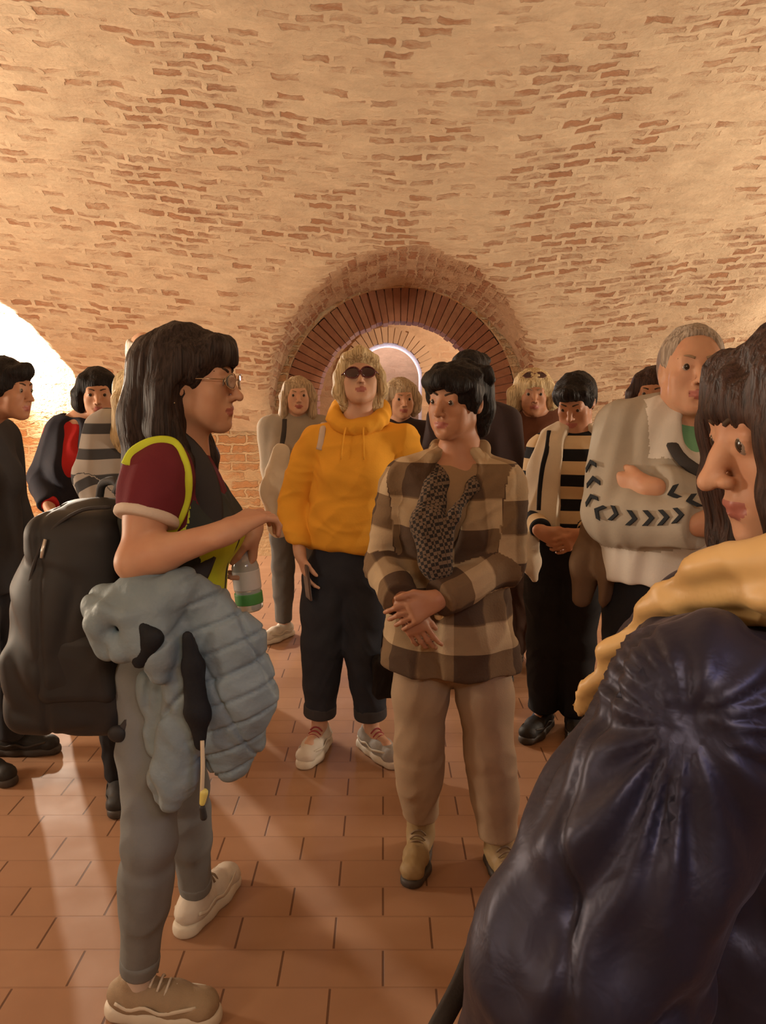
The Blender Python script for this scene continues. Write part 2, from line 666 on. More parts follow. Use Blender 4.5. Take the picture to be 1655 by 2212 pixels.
def voussoir_mat():
    m, nt, b = new_mat('arch_brick')
    at = node(nt, 'ShaderNodeAttribute', attribute_name='pat')
    wn = node(nt, 'ShaderNodeTexWhiteNoise')
    wn.noise_dimensions = '1D'
    sp = node(nt, 'ShaderNodeSeparateXYZ')
    nt.links.new(at.outputs['Vector'], sp.inputs[0])
    nt.links.new(sp.outputs['Z'], wn.inputs['W'])
    r = ramp(nt, wn.outputs['Value'], [(0.0, (0.27, 0.11, 0.06)), (0.55, (0.34, 0.15, 0.08)), (1.0, (0.44, 0.24, 0.13))])
    tc = node(nt, 'ShaderNodeTexCoord')
    nz = node(nt, 'ShaderNodeTexNoise', i_Scale=14.0, i_Detail=5.0)
    nt.links.new(tc.outputs['Object'], nz.inputs['Vector'])
    c = mixc(nt, nz.outputs['Fac'], r.outputs[0], (0.22, 0.09, 0.05))
    nt.links.new(c, b.inputs['Base Color'])
    b.inputs['Roughness'].default_value = 0.9
    bump(nt, b, nz.outputs['Fac'], 0.6, 0.02)
    return m


M_ARCH = voussoir_mat()


def floor_mat():
    m, nt, b = new_mat('clay_floor_tiles')
    tc = node(nt, 'ShaderNodeTexCoord')
    br = node(nt, 'ShaderNodeTexBrick')
    br.inputs['Scale'].default_value = 1.0
    br.inputs['Brick Width'].default_value = 0.27
    br.inputs['Row Height'].default_value = 0.135
    br.inputs['Mortar Size'].default_value = 0.0035
    br.inputs['Mortar Smooth'].default_value = 0.3
    br.inputs['Color1'].default_value = (0, 0, 0, 1)
    br.inputs['Color2'].default_value = (1, 1, 1, 1)
    br.inputs['Mortar'].default_value = (0.5, 0.5, 0.5, 1)
    nt.links.new(tc.outputs['Object'], br.inputs['Vector'])
    r = ramp(nt, br.outputs['Color'], [(0.0, (0.36, 0.20, 0.115)), (0.5, (0.39, 0.22, 0.127)), (1.0, (0.415, 0.24, 0.14))])
    nz = node(nt, 'ShaderNodeTexNoise', i_Scale=6.0, i_Detail=5.0)
    nt.links.new(tc.outputs['Object'], nz.inputs['Vector'])
    c = mixc(nt, nz.outputs['Fac'], r.outputs[0], (0.32, 0.165, 0.09))
    # joints across the rows are open and dark, those along the rows are tight
    mt = node(nt, 'ShaderNodeMath', operation='MULTIPLY')
    nt.links.new(br.outputs['Fac'], mt.inputs[0])
    sp = node(nt, 'ShaderNodeSeparateXYZ')
    nt.links.new(tc.outputs['Object'], sp.inputs[0])
    pp = node(nt, 'ShaderNodeMath', operation='PINGPONG')
    nt.links.new(sp.outputs['Y'], pp.inputs[0])
    pp.inputs[1].default_value = 0.0675
    gt = node(nt, 'ShaderNodeMapRange')
    gt.inputs['From Min'].default_value = 0.003
    gt.inputs['From Max'].default_value = 0.006
    gt.inputs['To Min'].default_value = 0.22
    gt.inputs['To Max'].default_value = 0.85
    nt.links.new(pp.outputs[0], gt.inputs['Value'])
    nt.links.new(gt.outputs[0], mt.inputs[1])
    c = mixc(nt, mt.outputs[0], c, (0.09, 0.035, 0.014))
    nt.links.new(c, b.inputs['Base Color'])
    rr = node(nt, 'ShaderNodeMapRange')
    rr.inputs['To Min'].default_value = 0.5
    rr.inputs['To Max'].default_value = 0.75
    nt.links.new(nz.outputs['Fac'], rr.inputs['Value'])
    nt.links.new(rr.outputs[0], b.inputs['Roughness'])
    b.inputs['Specular IOR Level'].default_value = 0.35
    iv = node(nt, 'ShaderNodeMath', operation='MULTIPLY_ADD')
    nt.links.new(br.outputs['Fac'], iv.inputs[0])
    iv.inputs[1].default_value = -1.0
    nt.links.new(nz.outputs['Fac'], iv.inputs[2])
    bump(nt, b, iv.outputs[0], 0.35, 0.004)
    return m


M_FLOOR = floor_mat()

# ------------------------------------------------------------------ the vaulted cellar
WY = 7.0                      # far wall
VC_Y, VC_Z, VR = 2.6, -2.2, 5.5   # barrel: axis along X
XL, XR, YN = -6.0, 5.0, -1.9
LUN = [(0.16, 1.13), (-3.86, 1.25)]     # lunettes cut into the vault: centre, half width
SPRING = 1.32
RISE = 0.05


def cellar():
    h = 0.045
    lo = V(XL - .3, YN - .3, 0.6)
    n = [int((XR - XL + .6) / h), int((WY - YN + .6) / h), int((3.6 - 0.6) / h)]
    X = (lo[0] + h * np.arange(n[0]))[:, None, None]
    Y = (lo[1] + h * np.arange(n[1]))[None, :, None]
    Z = (lo[2] + h * np.arange(n[2]))[None, None, :]
    barrel = np.sqrt((Y - VC_Y) ** 2 + (Z - VC_Z) ** 2) - VR + 0 * X
    for xc, r in LUN:
        rise = RISE * (WY - Y)                      # crown climbs a little towards the room
        zz = np.maximum(Z - SPRING - rise, 0)
        lun = np.sqrt((X - xc) ** 2 + (zz * 1.03) ** 2) - r
        lun = np.maximum(lun, 4.6 - Y)
        k = 0.10
        m = np.maximum(k - np.abs(barrel - lun), 0) / k
        barrel = np.minimum(barrel, lun) - m * m * k * .25
    air = np.maximum(barrel, np.maximum(Y - WY, YN - Y))
    air = np.maximum(air, np.maximum(X - XR, XL - X))
    D = np.where(Z < 0.75, -0.1 + 0 * air, 0) + air
    D = (-air).astype(np.float32)                   # solid outside the air
    Dp = air.astype(np.float32)
    v, f = surface_net(Dp, lo, h)
    f = f[:, ::-1]                                  # normals into the room
    keep = v[f].mean(1)[:, 2] > 0.72
    f = f[keep]
    nn = vnormals(v, f)
    lump = 0.016 * noise3(v, 3.2, 4, 3) + 0.007 * noise3(v, 11, 5, 2)
    d_ = lump * (v[:, 2] > 0.9)
    v = v + nn * d_[:, None]
    # unrolled coordinates, one chart per surface, stored per face corner so that charts never blend
    c = v[f].mean(1)
    isfar = c[:, 1] > WY - 0.05
    isleft, isright, isnear = c[:, 0] < XL + .05, c[:, 0] > XR - .05, c[:, 1] < YN + .05
    ceil = ~(isfar | isleft | isright | isnear)
    cv = v[f]
    th = np.arctan2(cv[..., 1] - VC_Y, cv[..., 2] - VC_Z)
    pat = np.stack([cv[..., 0], th * VR + 0.17 * np.sqrt((cv[..., 0] - .3) ** 2 + .4), 0 * th], -1)
    pat[isfar] = cv[isfar][..., [0, 2, 2]] * V(1, 1, 0)
    sd = isleft | isright
    pat[sd] = cv[sd][..., [1, 2, 2]] * V(1, 1, 0)
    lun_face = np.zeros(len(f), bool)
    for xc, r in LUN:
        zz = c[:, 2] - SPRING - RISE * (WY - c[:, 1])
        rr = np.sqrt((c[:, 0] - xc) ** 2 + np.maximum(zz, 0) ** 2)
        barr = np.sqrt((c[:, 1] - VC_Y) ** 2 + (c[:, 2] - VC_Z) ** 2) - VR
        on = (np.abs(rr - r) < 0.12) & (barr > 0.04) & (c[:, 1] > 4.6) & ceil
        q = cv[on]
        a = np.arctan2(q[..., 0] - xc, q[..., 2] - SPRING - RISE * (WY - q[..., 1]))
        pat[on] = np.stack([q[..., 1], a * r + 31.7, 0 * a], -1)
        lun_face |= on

    def sub(name, msk, mat):
        ff = f[msk]
        u, inv = np.unique(ff, return_inverse=True)
        o = structure(mesh_obj(name, v[u], inv.reshape(ff.shape).astype(np.int32), mat, mat_idx=lun_face[msk].astype(int) if isinstance(mat, list) else None))
        at = o.data.attributes.new('pat', 'FLOAT_VECTOR', 'CORNER')
        at.data.foreach_set('vector', pat[msk].astype(np.float32).ravel())
    sub('ceiling', ceil, [M_VAULT, M_LUNETTE_SHADED])
    for nm, ms in (('wall_left', isleft), ('wall_right', isright), ('wall_near', isnear)):
        sub(nm, ms, M_WALL)


cellar()


def quad_grid(fn, nu, nv):
    vs = [fn(i / nu, j / nv) for i in range(nu + 1) for j in range(nv + 1)]
    fs = [(i * (nv + 1) + j, (i + 1) * (nv + 1) + j, (i + 1) * (nv + 1) + j + 1, i * (nv + 1) + j + 1) for i in range(nu) for j in range(nv)]
    return np.array(vs, float), np.array(fs, np.int32)


def low_wall(name, a, b, z0, z1, mat, u0=0):
    a, b = V(*a), V(*b)
    L = np.linalg.norm(b - a)
    v, f = quad_grid(lambda u, w: V(*(a + (b - a) * u), z0 + (z1 - z0) * w), max(2, int(L / .2)), max(1, int((z1 - z0) / .2)))
    pat = np.stack([np.linalg.norm(v[:, :2] - a, axis=1) + u0, v[:, 2], 0 * v[:, 2]], 1)
    return structure(mesh_obj(name, v, f, mat, attrs={'pat': pat}))


low_wall('wall_left_base', (XL, YN), (XL, WY), -0.01, 0.76, M_WALL)
low_wall('wall_right_base', (XR, WY), (XR, YN), -0.01, 0.76, M_WALL)
low_wall('wall_near_base', (XR, YN), (XL, YN), -0.01, 0.76, M_WALL)

# door geometry: brick ring in the far wall
DX, DZ, RO, RI = 0.16, 1.37, 1.06, 0.77


def wall_with_arch(name, y, thick, xc, zc, r, x0, x1, ztop, mat, zsill=0.0):
    """masonry wall with an arched opening: front face, soffit and back face"""
    n = 40
    arc = [V(xc - r * math.cos(math.pi * i / n), zc + r * math.sin(math.pi * i / n)) for i in range(n + 1)]
    inner = [V(xc - r, zsill)] + arc + [V(xc + r, zsill)]
    outer = [V(x0, zsill)]
    for i, p in enumerate(arc):
        d = p - V(xc, zc)
        if abs(d[0]) < 1e-6:
            d[0] = 1e-6
        s = min(((x1 if d[0] > 0 else x0) - xc) / d[0], (ztop - zc) / max(d[1], 1e-6))
        outer.append(V(xc, zc) + d * s)
    outer += [V(x1, zsill)]
    m = len(inner)
    v, f, pat = [], [], []
    for yy in (y, y + thick):
        for p in inner + outer:
            v.append((p[0], yy, p[1]))
            pat.append((p[0], p[1], 0))
    for i in range(m - 1):
        f.append((i, m + i, m + i + 1, i + 1))
        f.append((2 * m + i + 1, 3 * m + i + 1, 3 * m + i, 2 * m + i))
    base = len(v)
    s = 0
    for i, p in enumerate(inner):
        if i:
            s += np.linalg.norm(p - inner[i - 1])
        for yy in (y, y + thick):
            v.append((p[0], yy, p[1]))
            pat.append((yy + 7.3, s, 0))
    for i in range(m - 1):
        a = base + 2 * i
        f.append((a, a + 2, a + 3, a + 1))
    return structure(mesh_obj(name, v, np.array(f, np.int32), mat, attrs={'pat': np.array(pat)}, smooth=False))


wall_with_arch('wall_far', WY + 0.02, 0.5, DX, DZ, RO, XL, XR, 3.3, M_WALL)


def brick_ring(name, y0, y1, xc, zc, ri, ro, nb, jamb_to, mat, label=None):
    """arch of wedge bricks standing on brick jambs, one mesh; 'pat'.z numbers the bricks"""
    v, f, pat = [], [], []
    rs = np.random.RandomState(abs(int(xc * 100)) + nb)

    def wedge(c8, idx):
        b = len(v)
        v.extend(c8)
        pat.extend([(0, 0, idx * 1.37)] * 8)
        for q in ((0, 1, 2, 3), (7, 6, 5, 4), (0, 4, 5, 1), (1, 5, 6, 2), (2, 6, 7, 3), (3, 7, 4, 0)):
            f.append(tuple(b + i for i in q))
    gap = 0.055
    for i in range(nb):
        a0 = math.pi * (i + gap) / nb
        a1 = math.pi * (i + 1 - gap) / nb
        jr, jo, jy = rs.uniform(-.010, .010), rs.uniform(-.012, .012), rs.uniform(-.012, .012)
        r0, r1 = ri + jr, ro + jo
        pts = []
        for yy in (y0 + jy, y1):
            for r, a in ((r0, a0), (r1, a0), (r1, a1), (r0, a1)):
                pts.append((xc - r * math.cos(a), yy, zc + r * math.sin(a)))
        wedge(pts, i)
    z, k = jamb_to, nb
    while z < zc - 0.02:
        hh = 0.068
        for sgn in (-1, 1):
            for (q0, q1) in (((ri, (ri + ro) / 2 - .004), ((ri + ro) / 2 + .004, ro)) if k % 2 else ((ri, ro),)):
                jy = rs.uniform(-.008, .008)
                x0, x1 = sorted((xc + sgn * q0, xc + sgn * q1))
                pts = []
                for yy in (y0 + jy, y1):
                    pts += [(x0, yy, z), (x0, yy, z + hh), (x1, yy, z + hh), (x1, yy, z)]
                wedge(pts, k)
                k += 1
        k += 1
        z += 0.08
    b = len(v)                                       # recessed mortar bed behind the bricks
    n = 40
    ring = [(-1, jamb_to)] + [(math.pi * i / n, None) for i in range(n + 1)] + [(-2, jamb_to)]
    for rr in (ri + .018, ro - .018):
        for yy in (y0 + .022, y1 - .005):
            for a, zz in ring:
                if a == -1:
                    v.append((xc - rr, yy, zz))
                elif a == -2:
                    v.append((xc + rr, yy, zz))
                else:
                    v.append((xc - rr * math.cos(a), yy, zc + rr * math.sin(a)))
                pat.append((0, 0, 500.5))
    m = len(ring)
    for i in range(m - 1):
        f.append((b + i, b + 2 * m + i, b + 2 * m + i + 1, b + i + 1))
        f.append((b + i + 1, b + m + i + 1, b + m + i, b + i))
        f.append((b + 2 * m + i, b + 3 * m + i, b + 3 * m + i + 1, b + 2 * m + i + 1))
    o = mesh_obj(name, v, f, mat, attrs={'pat': np.array(pat)}, smooth=False)
    return structure(o)


brick_ring('trim_1', WY + 0.10, WY + 0.50, DX, DZ, RI, RO, 44, 0.0, M_ARCH)
# blind arch inside the left niche, closed by rough brickwork
LX = LUN[1][0]
v, f = quad_grid(lambda a, b: V(LX - 1.3 + 2.6 * a, WY - 0.02 + 0.0 * b, 2.75 * b), 20, 20)
structure(mesh_obj('wall_niche', v, f, M_WALL, attrs={'pat': v[:, [0, 2, 1]] * V(1, 1, 0)}))

# passage and the room behind
low_wall('wall_passage_right', (1.75, 10.4), (1.75, WY + .5), -0.01, 3.2, M_PASS)
low_wall('wall_passage_left', (-1.6, WY + .5), (-1.6, 10.4), -0.01, 3.2, M_PASS)
wall_with_arch('wall_back', 9.6, 0.9, 0.06, 1.68, 0.42, -1.7, 1.9, 3.2, M_PASS, 0.0)
brick_ring('trim_2', 9.54, 9.66, 0.06, 1.68, 0.42, 0.60, 22, 1.60, M_PASS)
v, f = quad_grid(lambda a, b: V(-1.8 + 3.8 * a, WY + .4 + 3.6 * b, 3.15), 6, 6)
structure(mesh_obj('ceiling_passage', v, f[:, ::-1], M_PASS, attrs={'pat': v * V(1, 1, 0)}))
v, f = quad_grid(lambda a, b: V(-1.6 + 3.2 * a, 10.95, 3.2 * b), 4, 4)
structure(mesh_obj('wall_window_back', v, f, M_PASS, attrs={'pat': v[:, [0, 2, 1]] * V(1, 1, 0)}))

v, f = quad_grid(lambda a, b: V(XL - .2 + (XR - XL + .4) * a, YN - .2 + 13.2 * b, 0.0), 30, 30)
structure(mesh_obj('floor', v, f, M_FLOOR))

# ------------------------------------------------------------------ materials of people and things
M_SKIN = skin('skin_warm', (0.56, 0.32, 0.20))
M_SKIN_PALE = skin('skin_pale', (0.62, 0.39, 0.27))
M_SKIN_DARK = skin('skin_tan', (0.46, 0.235, 0.135))
M_LIP = plain('lips', (0.40, 0.13, 0.10), 0.45)
M_EYE_W = plain('eye_white', (0.32, 0.26, 0.22), 0.3)
M_IRIS = plain('iris', (0.035, 0.02, 0.012), 0.2)
M_BROW = plain('brow_hair', (0.06, 0.035, 0.02), 0.9)
M_BROW_FAIR = plain('brow_hair_fair', (0.30, 0.20, 0.12), 0.9)
H_DARK = hairmat('hair_dark_brown', (0.045, 0.030, 0.026), (0.016, 0.010, 0.009))
H_BLACK = hairmat('hair_black', (0.016, 0.012, 0.012), (0.006, 0.005, 0.005))
H_BROWN = hairmat('hair_brown', (0.055, 0.026, 0.018), (0.018, 0.008, 0.006))
H_BLOND = hairmat('hair_blond', (0.66, 0.52, 0.30), (0.34, 0.24, 0.12))
H_ASH = hairmat('hair_ash_blond', (0.52, 0.40, 0.26), (0.25, 0.18, 0.11))
H_GREY = hairmat('hair_grey', (0.44, 0.37, 0.30), (0.22, 0.17, 0.13))
H_WHITE = hairmat('hair_white', (0.75, 0.70, 0.64), (0.5, 0.45, 0.40))


def head_frame(f, roll=0.0):
    """columns: person's right, forward, up"""
    f = nrm(f)
    r = nrm(np.cross(f, V(0, 0, 1)))
    u = np.cross(r, f)
    c, s = math.cos(roll), math.sin(roll)
    return np.stack([r * c - u * s, f, u * c + r * s], 1)


def dirv(yaw, pitch=0.0):
    """yaw 0 looks at the camera (-Y), +90 looks to the right of the photo (+X)"""
    a, b = math.radians(yaw), math.radians(pitch)
    return V(math.sin(a) * math.cos(b), -math.cos(a) * math.cos(b), math.sin(b))


def head_prims(S, c, M, s=1.0, man=False, eye_open=True, full=1.0):
    def L(*p):
        return c + M @ (V(*p) * s)
    S.ell(L(0, -.014, .030), V(.072, .090, .082) * s, M, .02)
    S.ell(L(0, .028, -.012), V(.060, .060, .084) * s, M, .03)
    j = 1.08 if man else 1.0
    S.cone(L(-.046 * j, .004, -.050), L(-.015 * j, .066, -.088), .020 * s, .018 * s, .022)
    S.cone(L(.046 * j, .004, -.050), L(.015 * j, .066, -.088), .020 * s, .018 * s, .022)
    S.ell(L(0, .076, -.092), V(.020 * j, .017, .016) * s, M, .018)
    S.ell(L(0, .045, -.078), V(.036, .036, .026) * s, M, .02)
    for q in (-1, 1):
        S.ell(L(q * .040, .060, -.022), V(.023, .020, .022) * s * full, M, .022)
        S.ell(L(q * .036, .052, -.058), V(.022, .022, .026) * s * full, M, .025)
    # brow, sockets, lids
    S.cone(L(-.036, .074, .026), L(.036, .074, .026), .013 * s, .013 * s, .016)
    for q in (-1, 1):
        S.ell(L(q * .031, .102, .008), V(.019, .015, .012) * s, M, .012, 's')
        S.ell(L(q * .031, .074, .006), V(.0165, .0145, .0135) * s, M, .004)
        S.cone(L(q * .018, .0880, .0115), L(q * .044, .0835, .0110), .0042 * s, .0040 * s, .004)
        S.cone(L(q * .019, .0870, .0005), L(q * .042, .0830, .0015), .0034 * s, .0032 * s, .004)
    # nose
    S.chain([L(0, .082, .018), L(0, .096, -.006), L(0, .1135, -.028)], [.0085 * s, .0085 * s, .0105 * s], .012)
    for q in (-1, 1):
        S.ell(L(q * .0125, .099, -.031), V(.0075, .0095, .0075) * s, M, .006)
        S.ell(L(q * .007, .106, -.0395), V(.0035, .005, .004) * s, M, .003, 's')
    # mouth
    S.ell(L(0, .078, -.060), V(.028, .018, .022) * s, M, .018)
    S.chain([L(-.023, .080, -.0595), L(-.008, .0935, -.0555), L(.008, .0935, -.0555), L(.023, .080, -.0595)], [.0035 * s, .0055 * s, .0055 * s, .0035 * s], .004)
    S.chain([L(-.021, .080, -.063), L(0, .0925, -.0675), L(.021, .080, -.063)], [.0035 * s, .0070 * s, .0035 * s], .004)
    S.chain([L(-.024, .088, -.0605), L(0, .102, -.0605), L(.024, .088, -.0605)], [.0018 * s] * 3, .003, 's')
    S.ell(L(0, .096, -.078), V(.014, .007, .006) * s, M, .010, 's')
    # ears
    for q in (-1, 1):
        e = L(q * .073, -.008, -.004)
        Me = M @ np.array([[math.cos(q * .35), -math.sin(q * .35), 0], [math.sin(q * .35), math.cos(q * .35), 0], [0, 0, 1]])
        S.ell(e, V(.009, .018, .031) * s, Me, .006)
        S.ell(e + M @ V(q * .006, .003, .004) * s, V(.005, .009, .015) * s, Me, .005, 's')


def lips_mask(c, M, s=1.0):
    def fn(p):
        q = (p - c) @ M / s
        up = (np.abs(q[:, 0]) < .024) & (q[:, 1] > .078) & (q[:, 2] < -.0508 - .0045 * (np.abs(q[:, 0]) / .024) ** 2) & (q[:, 2] > -.0745 + .010 * (np.abs(q[:, 0]) / .024) ** 2)
        return up.astype(int)
    return fn


def eyes(person, c, M, s=1.0, iris=None):
    for q in (-1, 1):
        S = Sculpt(.0016 * s)
        ec = c + M @ (V(q * .031, .0765, .006) * s)
        S.ell(ec, .0126 * s)

        def mf(p, ec=ec, q=q):
            d = (p - ec) @ M
            d = d / np.linalg.norm(d, axis=1)[:, None]
            return (d[:, 1] > .83).astype(int)
        build('eye', S, [M_EYE_W, iris or M_IRIS], person, sm=0, matfn=mf)


def brows(person, c, M, s=1.0, mat=None, thick=.0032):
    for q in (-1, 1):
        pts = [c + M @ (V(q * x, y, z) * s) for x, y, z in ((.013, .0885, .0265), (.028, .087, .032), (.040, .079, .0315), (.050, .068, .026))]
        tube('eyebrow', spline(pts, 10), thick * s, mat or M_BROW, person, 6, r_end=.0012 * s)


def hand_prims(S, w, d, n, t, s=1.0, curl=(.35, .45, .5, .55), spread=1.0, thumb=(.5, .3), bend2=1.15):
    """w wrist, d finger direction, n palm normal (palm side), t towards the thumb side"""
    d = nrm(d)
    n = nrm(n - d * (n @ d))
    t = nrm(np.cross(n, d)) * (1 if np.cross(n, d) @ t > 0 else -1)
    k = w + d * .078 * s
    S.cone(w - d * .02 * s, w + d * .02 * s, .024 * s, .026 * s, .02, n=n, s=1.35)
    for o, r in ((.026, .0125), (.009, .013), (-.009, .0125), (-.025, .0115)):
        S.cone(w + t * o * .62 * s + d * .012 * s, k + t * o * s, .0145 * s, r * s, .010)
    lens = ((.040, .025, .020), (.044, .029, .022), (.041, .027, .021), (.032, .020, .018))
    offs = (.0285, .0095, -.0095, -.0275)
    for i in range(4):
        a = curl[i]
        p = k + t * offs[i] * s
        dd = nrm(d + t * (offs[i] * 3.2 * spread))
        r = (.0086, .0088, .0083, .0072)[i] * s
        ang = a * 0.7
        for j in range(3):
            v = dd * math.cos(ang) + n * math.sin(ang)
            q = p + v * lens[i][j] * s
            S.cone(p, q, r, r * .93, .004)
            p, r = q, r * .93
            ang += a * bend2
    # thumb leaves the side of the palm
    b = w + d * .022 * s + t * .022 * s
    v1 = nrm(d * .75 + t * thumb[0] + n * thumb[1])
    m = b + v1 * .038 * s
    v2 = nrm(d * .95 + t * thumb[0] * .3 + n * thumb[1])
    q = m + v2 * .030 * s
    S.cone(b, m, .0155 * s, .0115 * s, .010)
    S.cone(m, q, .0108 * s, .0098 * s, .004)
    S.cone(q, q + nrm(v2 + n * .2) * .022 * s, .0098 * s, .0082 * s, .004)


def skeleton(X, Y, yaw, H, lean=0.0, side=0.0, wide=1.0, head_yaw=None, head_pitch=0.0, head_roll=0.0, stance=1.0):
    F = dirv(yaw)
    R = np.cross(F, V(0, 0, 1))
    o = V(X, Y, 0)

    def at(f, r, z):
        return o + F * (f * H + lean * max(0, z - .5) * H) + R * (r * H + side * max(0, z - .5) * H) + V(0, 0, z * H)
    J = dict(F=F, R=R, H=H, o=o, wide=wide)
    J['pe'], J['wa'], J['ch'], J['nb'] = at(0, 0, .535), at(.0, 0, .61), at(-.003, 0, .735), at(-.012, 0, .845)
    J['hd'] = at(.012, 0, .935)
    for q, nm in ((1, 'R'), (-1, 'L')):
        J['sh' + nm] = at(-.01, q * .105 * wide, .812)
        J['el' + nm] = at(-.015, q * .135 * wide, .63)
        J['wr' + nm] = at(.05, q * .135 * wide, .49)
        J['hp' + nm] = at(0, q * .053, .52)
        J['kn' + nm] = at(.012, q * .056 * stance, .285)
        J['an' + nm] = at(-.008, q * .060 * stance, .045)
        J['ft' + nm] = nrm(F + R * q * .25)
    J['M'] = head_frame(dirv(yaw if head_yaw is None else head_yaw, head_pitch), head_roll)
    return J


def body(name_parent, J, h=.006, mat=None, hands=(), female=True, man=False, sc=None, legs=True, arms='RL', full=1.0, lips=True, neck_r=.052):
    H = J['H']
    s = sc or H / 1.66
    F, R, w = J['F'], J['R'], J['wide']
    S = Sculpt(h)
    head_prims(S, J['hd'], J['M'], s * .98, man, full=full)
    nk = J['hd'] + J['M'] @ (V(0, -.022, -.065) * s)
    S.cone(nk, J['nb'] - V(0, 0, .01), neck_r * s * (1.15 if man else .96), neck_r * 1.1 * s, .03)
    # torso
    S.cone(J['nb'], J['ch'], .060 * s, .11 * s, .06, n=F, s=1.1)
    S.cone(J['shR'] * .8 + J['shL'] * .2, J['shL'] * .8 + J['shR'] * .2, .055 * s, .055 * s, .05)
    S.cone(J['ch'], J['wa'], .135 * s * w, .118 * s * w, .05, n=F, s=1.4)
    S.cone(J['wa'], J['pe'], .118 * s * w, .145 * s * w, .05, n=F, s=1.35)
    for q, nm in ((1, 'R'), (-1, 'L')):
        if nm in arms:
            a, e, r = J['sh' + nm], J['el' + nm], J['wr' + nm]
            S.chain([a, a * .5 + e * .5, e], [.047 * s, .041 * s, .034 * s], .03)
            S.chain([e, e * .7 + r * .3, r], [.036 * s, .036 * s, .024 * s], .02)
        if legs:
            a, k, n_ = J['hp' + nm], J['kn' + nm], J['an' + nm]
            S.chain([a, a * .5 + k * .5, k], [.083 * s, .070 * s, .052 * s], .03)
            back = -nrm(J['F']) * .012
            S.chain([k, k * .65 + n_ * .35 + back, n_], [.052 * s, .050 * s, .034 * s], .03)
            ft = nrm(J['ft' + nm])
            S.cone(n_ + V(0, 0, -.02) - ft * .02, n_ + ft * .12 * s - V(0, 0, .035), .034 * s, .026 * s, .02)
    for hd in hands:
        hand_prims(S, **hd)
    m = mat or M_SKIN
    return build('body', S, [m, M_LIP], name_parent, sm=1, matfn=lips_mask(J['hd'], J['M'], s * .98) if lips else None)


def garment_top(J, h, grow=.018, hem=.50, sleeve=(1.0, 1.0), sl_r=(.058, .046, .038), S=None, chest=.012, waist=0.0, hip=.0, neck=.062, bust=.05, cut=True, ak=.018):
    """jumper / jacket shell over the skeleton; hem = height of the hem as share of H or a world z"""
    H = J['H']
    s, w = H / 1.66, J['wide']
    F, R = J['F'], J['R']
    S = S or Sculpt(h)
    g = grow
    zh = hem * H if hem < 1.0 else hem - 1.0
    pe = J['pe'] + (J['pe'] - J['wa']) * 0.0
    low = J['pe'] + V(0, 0, zh - .05 - J['pe'][2])
    S.cone(J['nb'] - V(0, 0, .02), J['ch'], neck * s + g, .11 * s + g, .06, n=F, s=1.1)
    S.cone(J['shR'] * .85 + J['shL'] * .15, J['shL'] * .85 + J['shR'] * .15, .056 * s + g, .056 * s + g, .05)
    S.cone(J['ch'], J['wa'], .140 * s * w + g + chest, .132 * s * w + g + waist, .05, n=F, s=1.35)
    S.cone(J['wa'], low, .132 * s * w + g + waist, .152 * s * w + g + hip, .05, n=F, s=1.28)
    if bust:
        for q in (-1, 1):
            S.ell(J['ch'] + F * (.062 * s + g) + R * q * .062 * s - V(0, 0, .03 * s), V(.062, .062, .066) * s, None, bust)
    for q, nm, sl in ((1, 'R', sleeve[0]), (-1, 'L', sleeve[1])):
        a, e, r = J['sh' + nm], J['el' + nm], J['wr' + nm]
        if sl <= 0:
            continue
        if sl <= .5:
            S.cone(a, a + (e - a) * .2, sl_r[0] * s, sl_r[0] * s, .03)
            S.cyl(a, a + (e - a) * sl * 2, sl_r[0] * s, sl_r[1] * s, .03)
        else:
            S.chain([a, e], [sl_r[0] * s, sl_r[1] * s], ak)
            t = (sl - .5) * 2
            S.cone(e, e + (r - e) * .3, sl_r[1] * s, sl_r[1] * s * .96, .02)
            S.cyl(e, e + (r - e) * t, sl_r[1] * s, sl_r[2] * s, .012)
    if cut:
        S.half(V(J['pe'][0], J['pe'][1], zh), V(0, 0, -1), .012)
    return S


def trousers(parent, J, mat, h=.008, r=(.100, .078, .068, .060), cuff=1.0, top=.58, wr=None, name='trousers', seed=3, amp=.004, cuffmat=None, hipw=1.0, **kw):
    H = J['H']
    s, F = H / 1.66, J['F']
    S = Sculpt(h)
    topz = J['pe'] * (1 - 0) + V(0, 0, top * H - J['pe'][2])
    S.cone(J['pe'] - V(0, 0, .01), topz, .150 * s * hipw * J['wide'], .132 * s * J['wide'], .05, n=F, s=1.28)
    S.ell(J['pe'] - F * .05 * s - V(0, 0, .03), V(.125, .10, .09) * s * hipw, np.stack([J['R'], F, V(0, 0, 1)], 1), .05)
    for nm in 'RL':
        a, k, n_ = J['hp' + nm], J['kn' + nm], J['an' + nm]
        c = k + (n_ - k) * cuff
        S.chain([a, a * .5 + k * .5, k], [r[0] * s, (r[0] + r[1]) / 2 * s, r[1] * s], .035)
        S.cone(k, k + (c - k) * .5, r[1] * s, (r[2]) * s, .03)
        S.cyl(k + (c - k) * .2, c, r[2] * 1.03 * s, r[3] * s, .03)
    o = build(name, S, mat, parent, wrinkle=folds(amp, 15, seed, (1, 1, .6)), **kw)
    return o


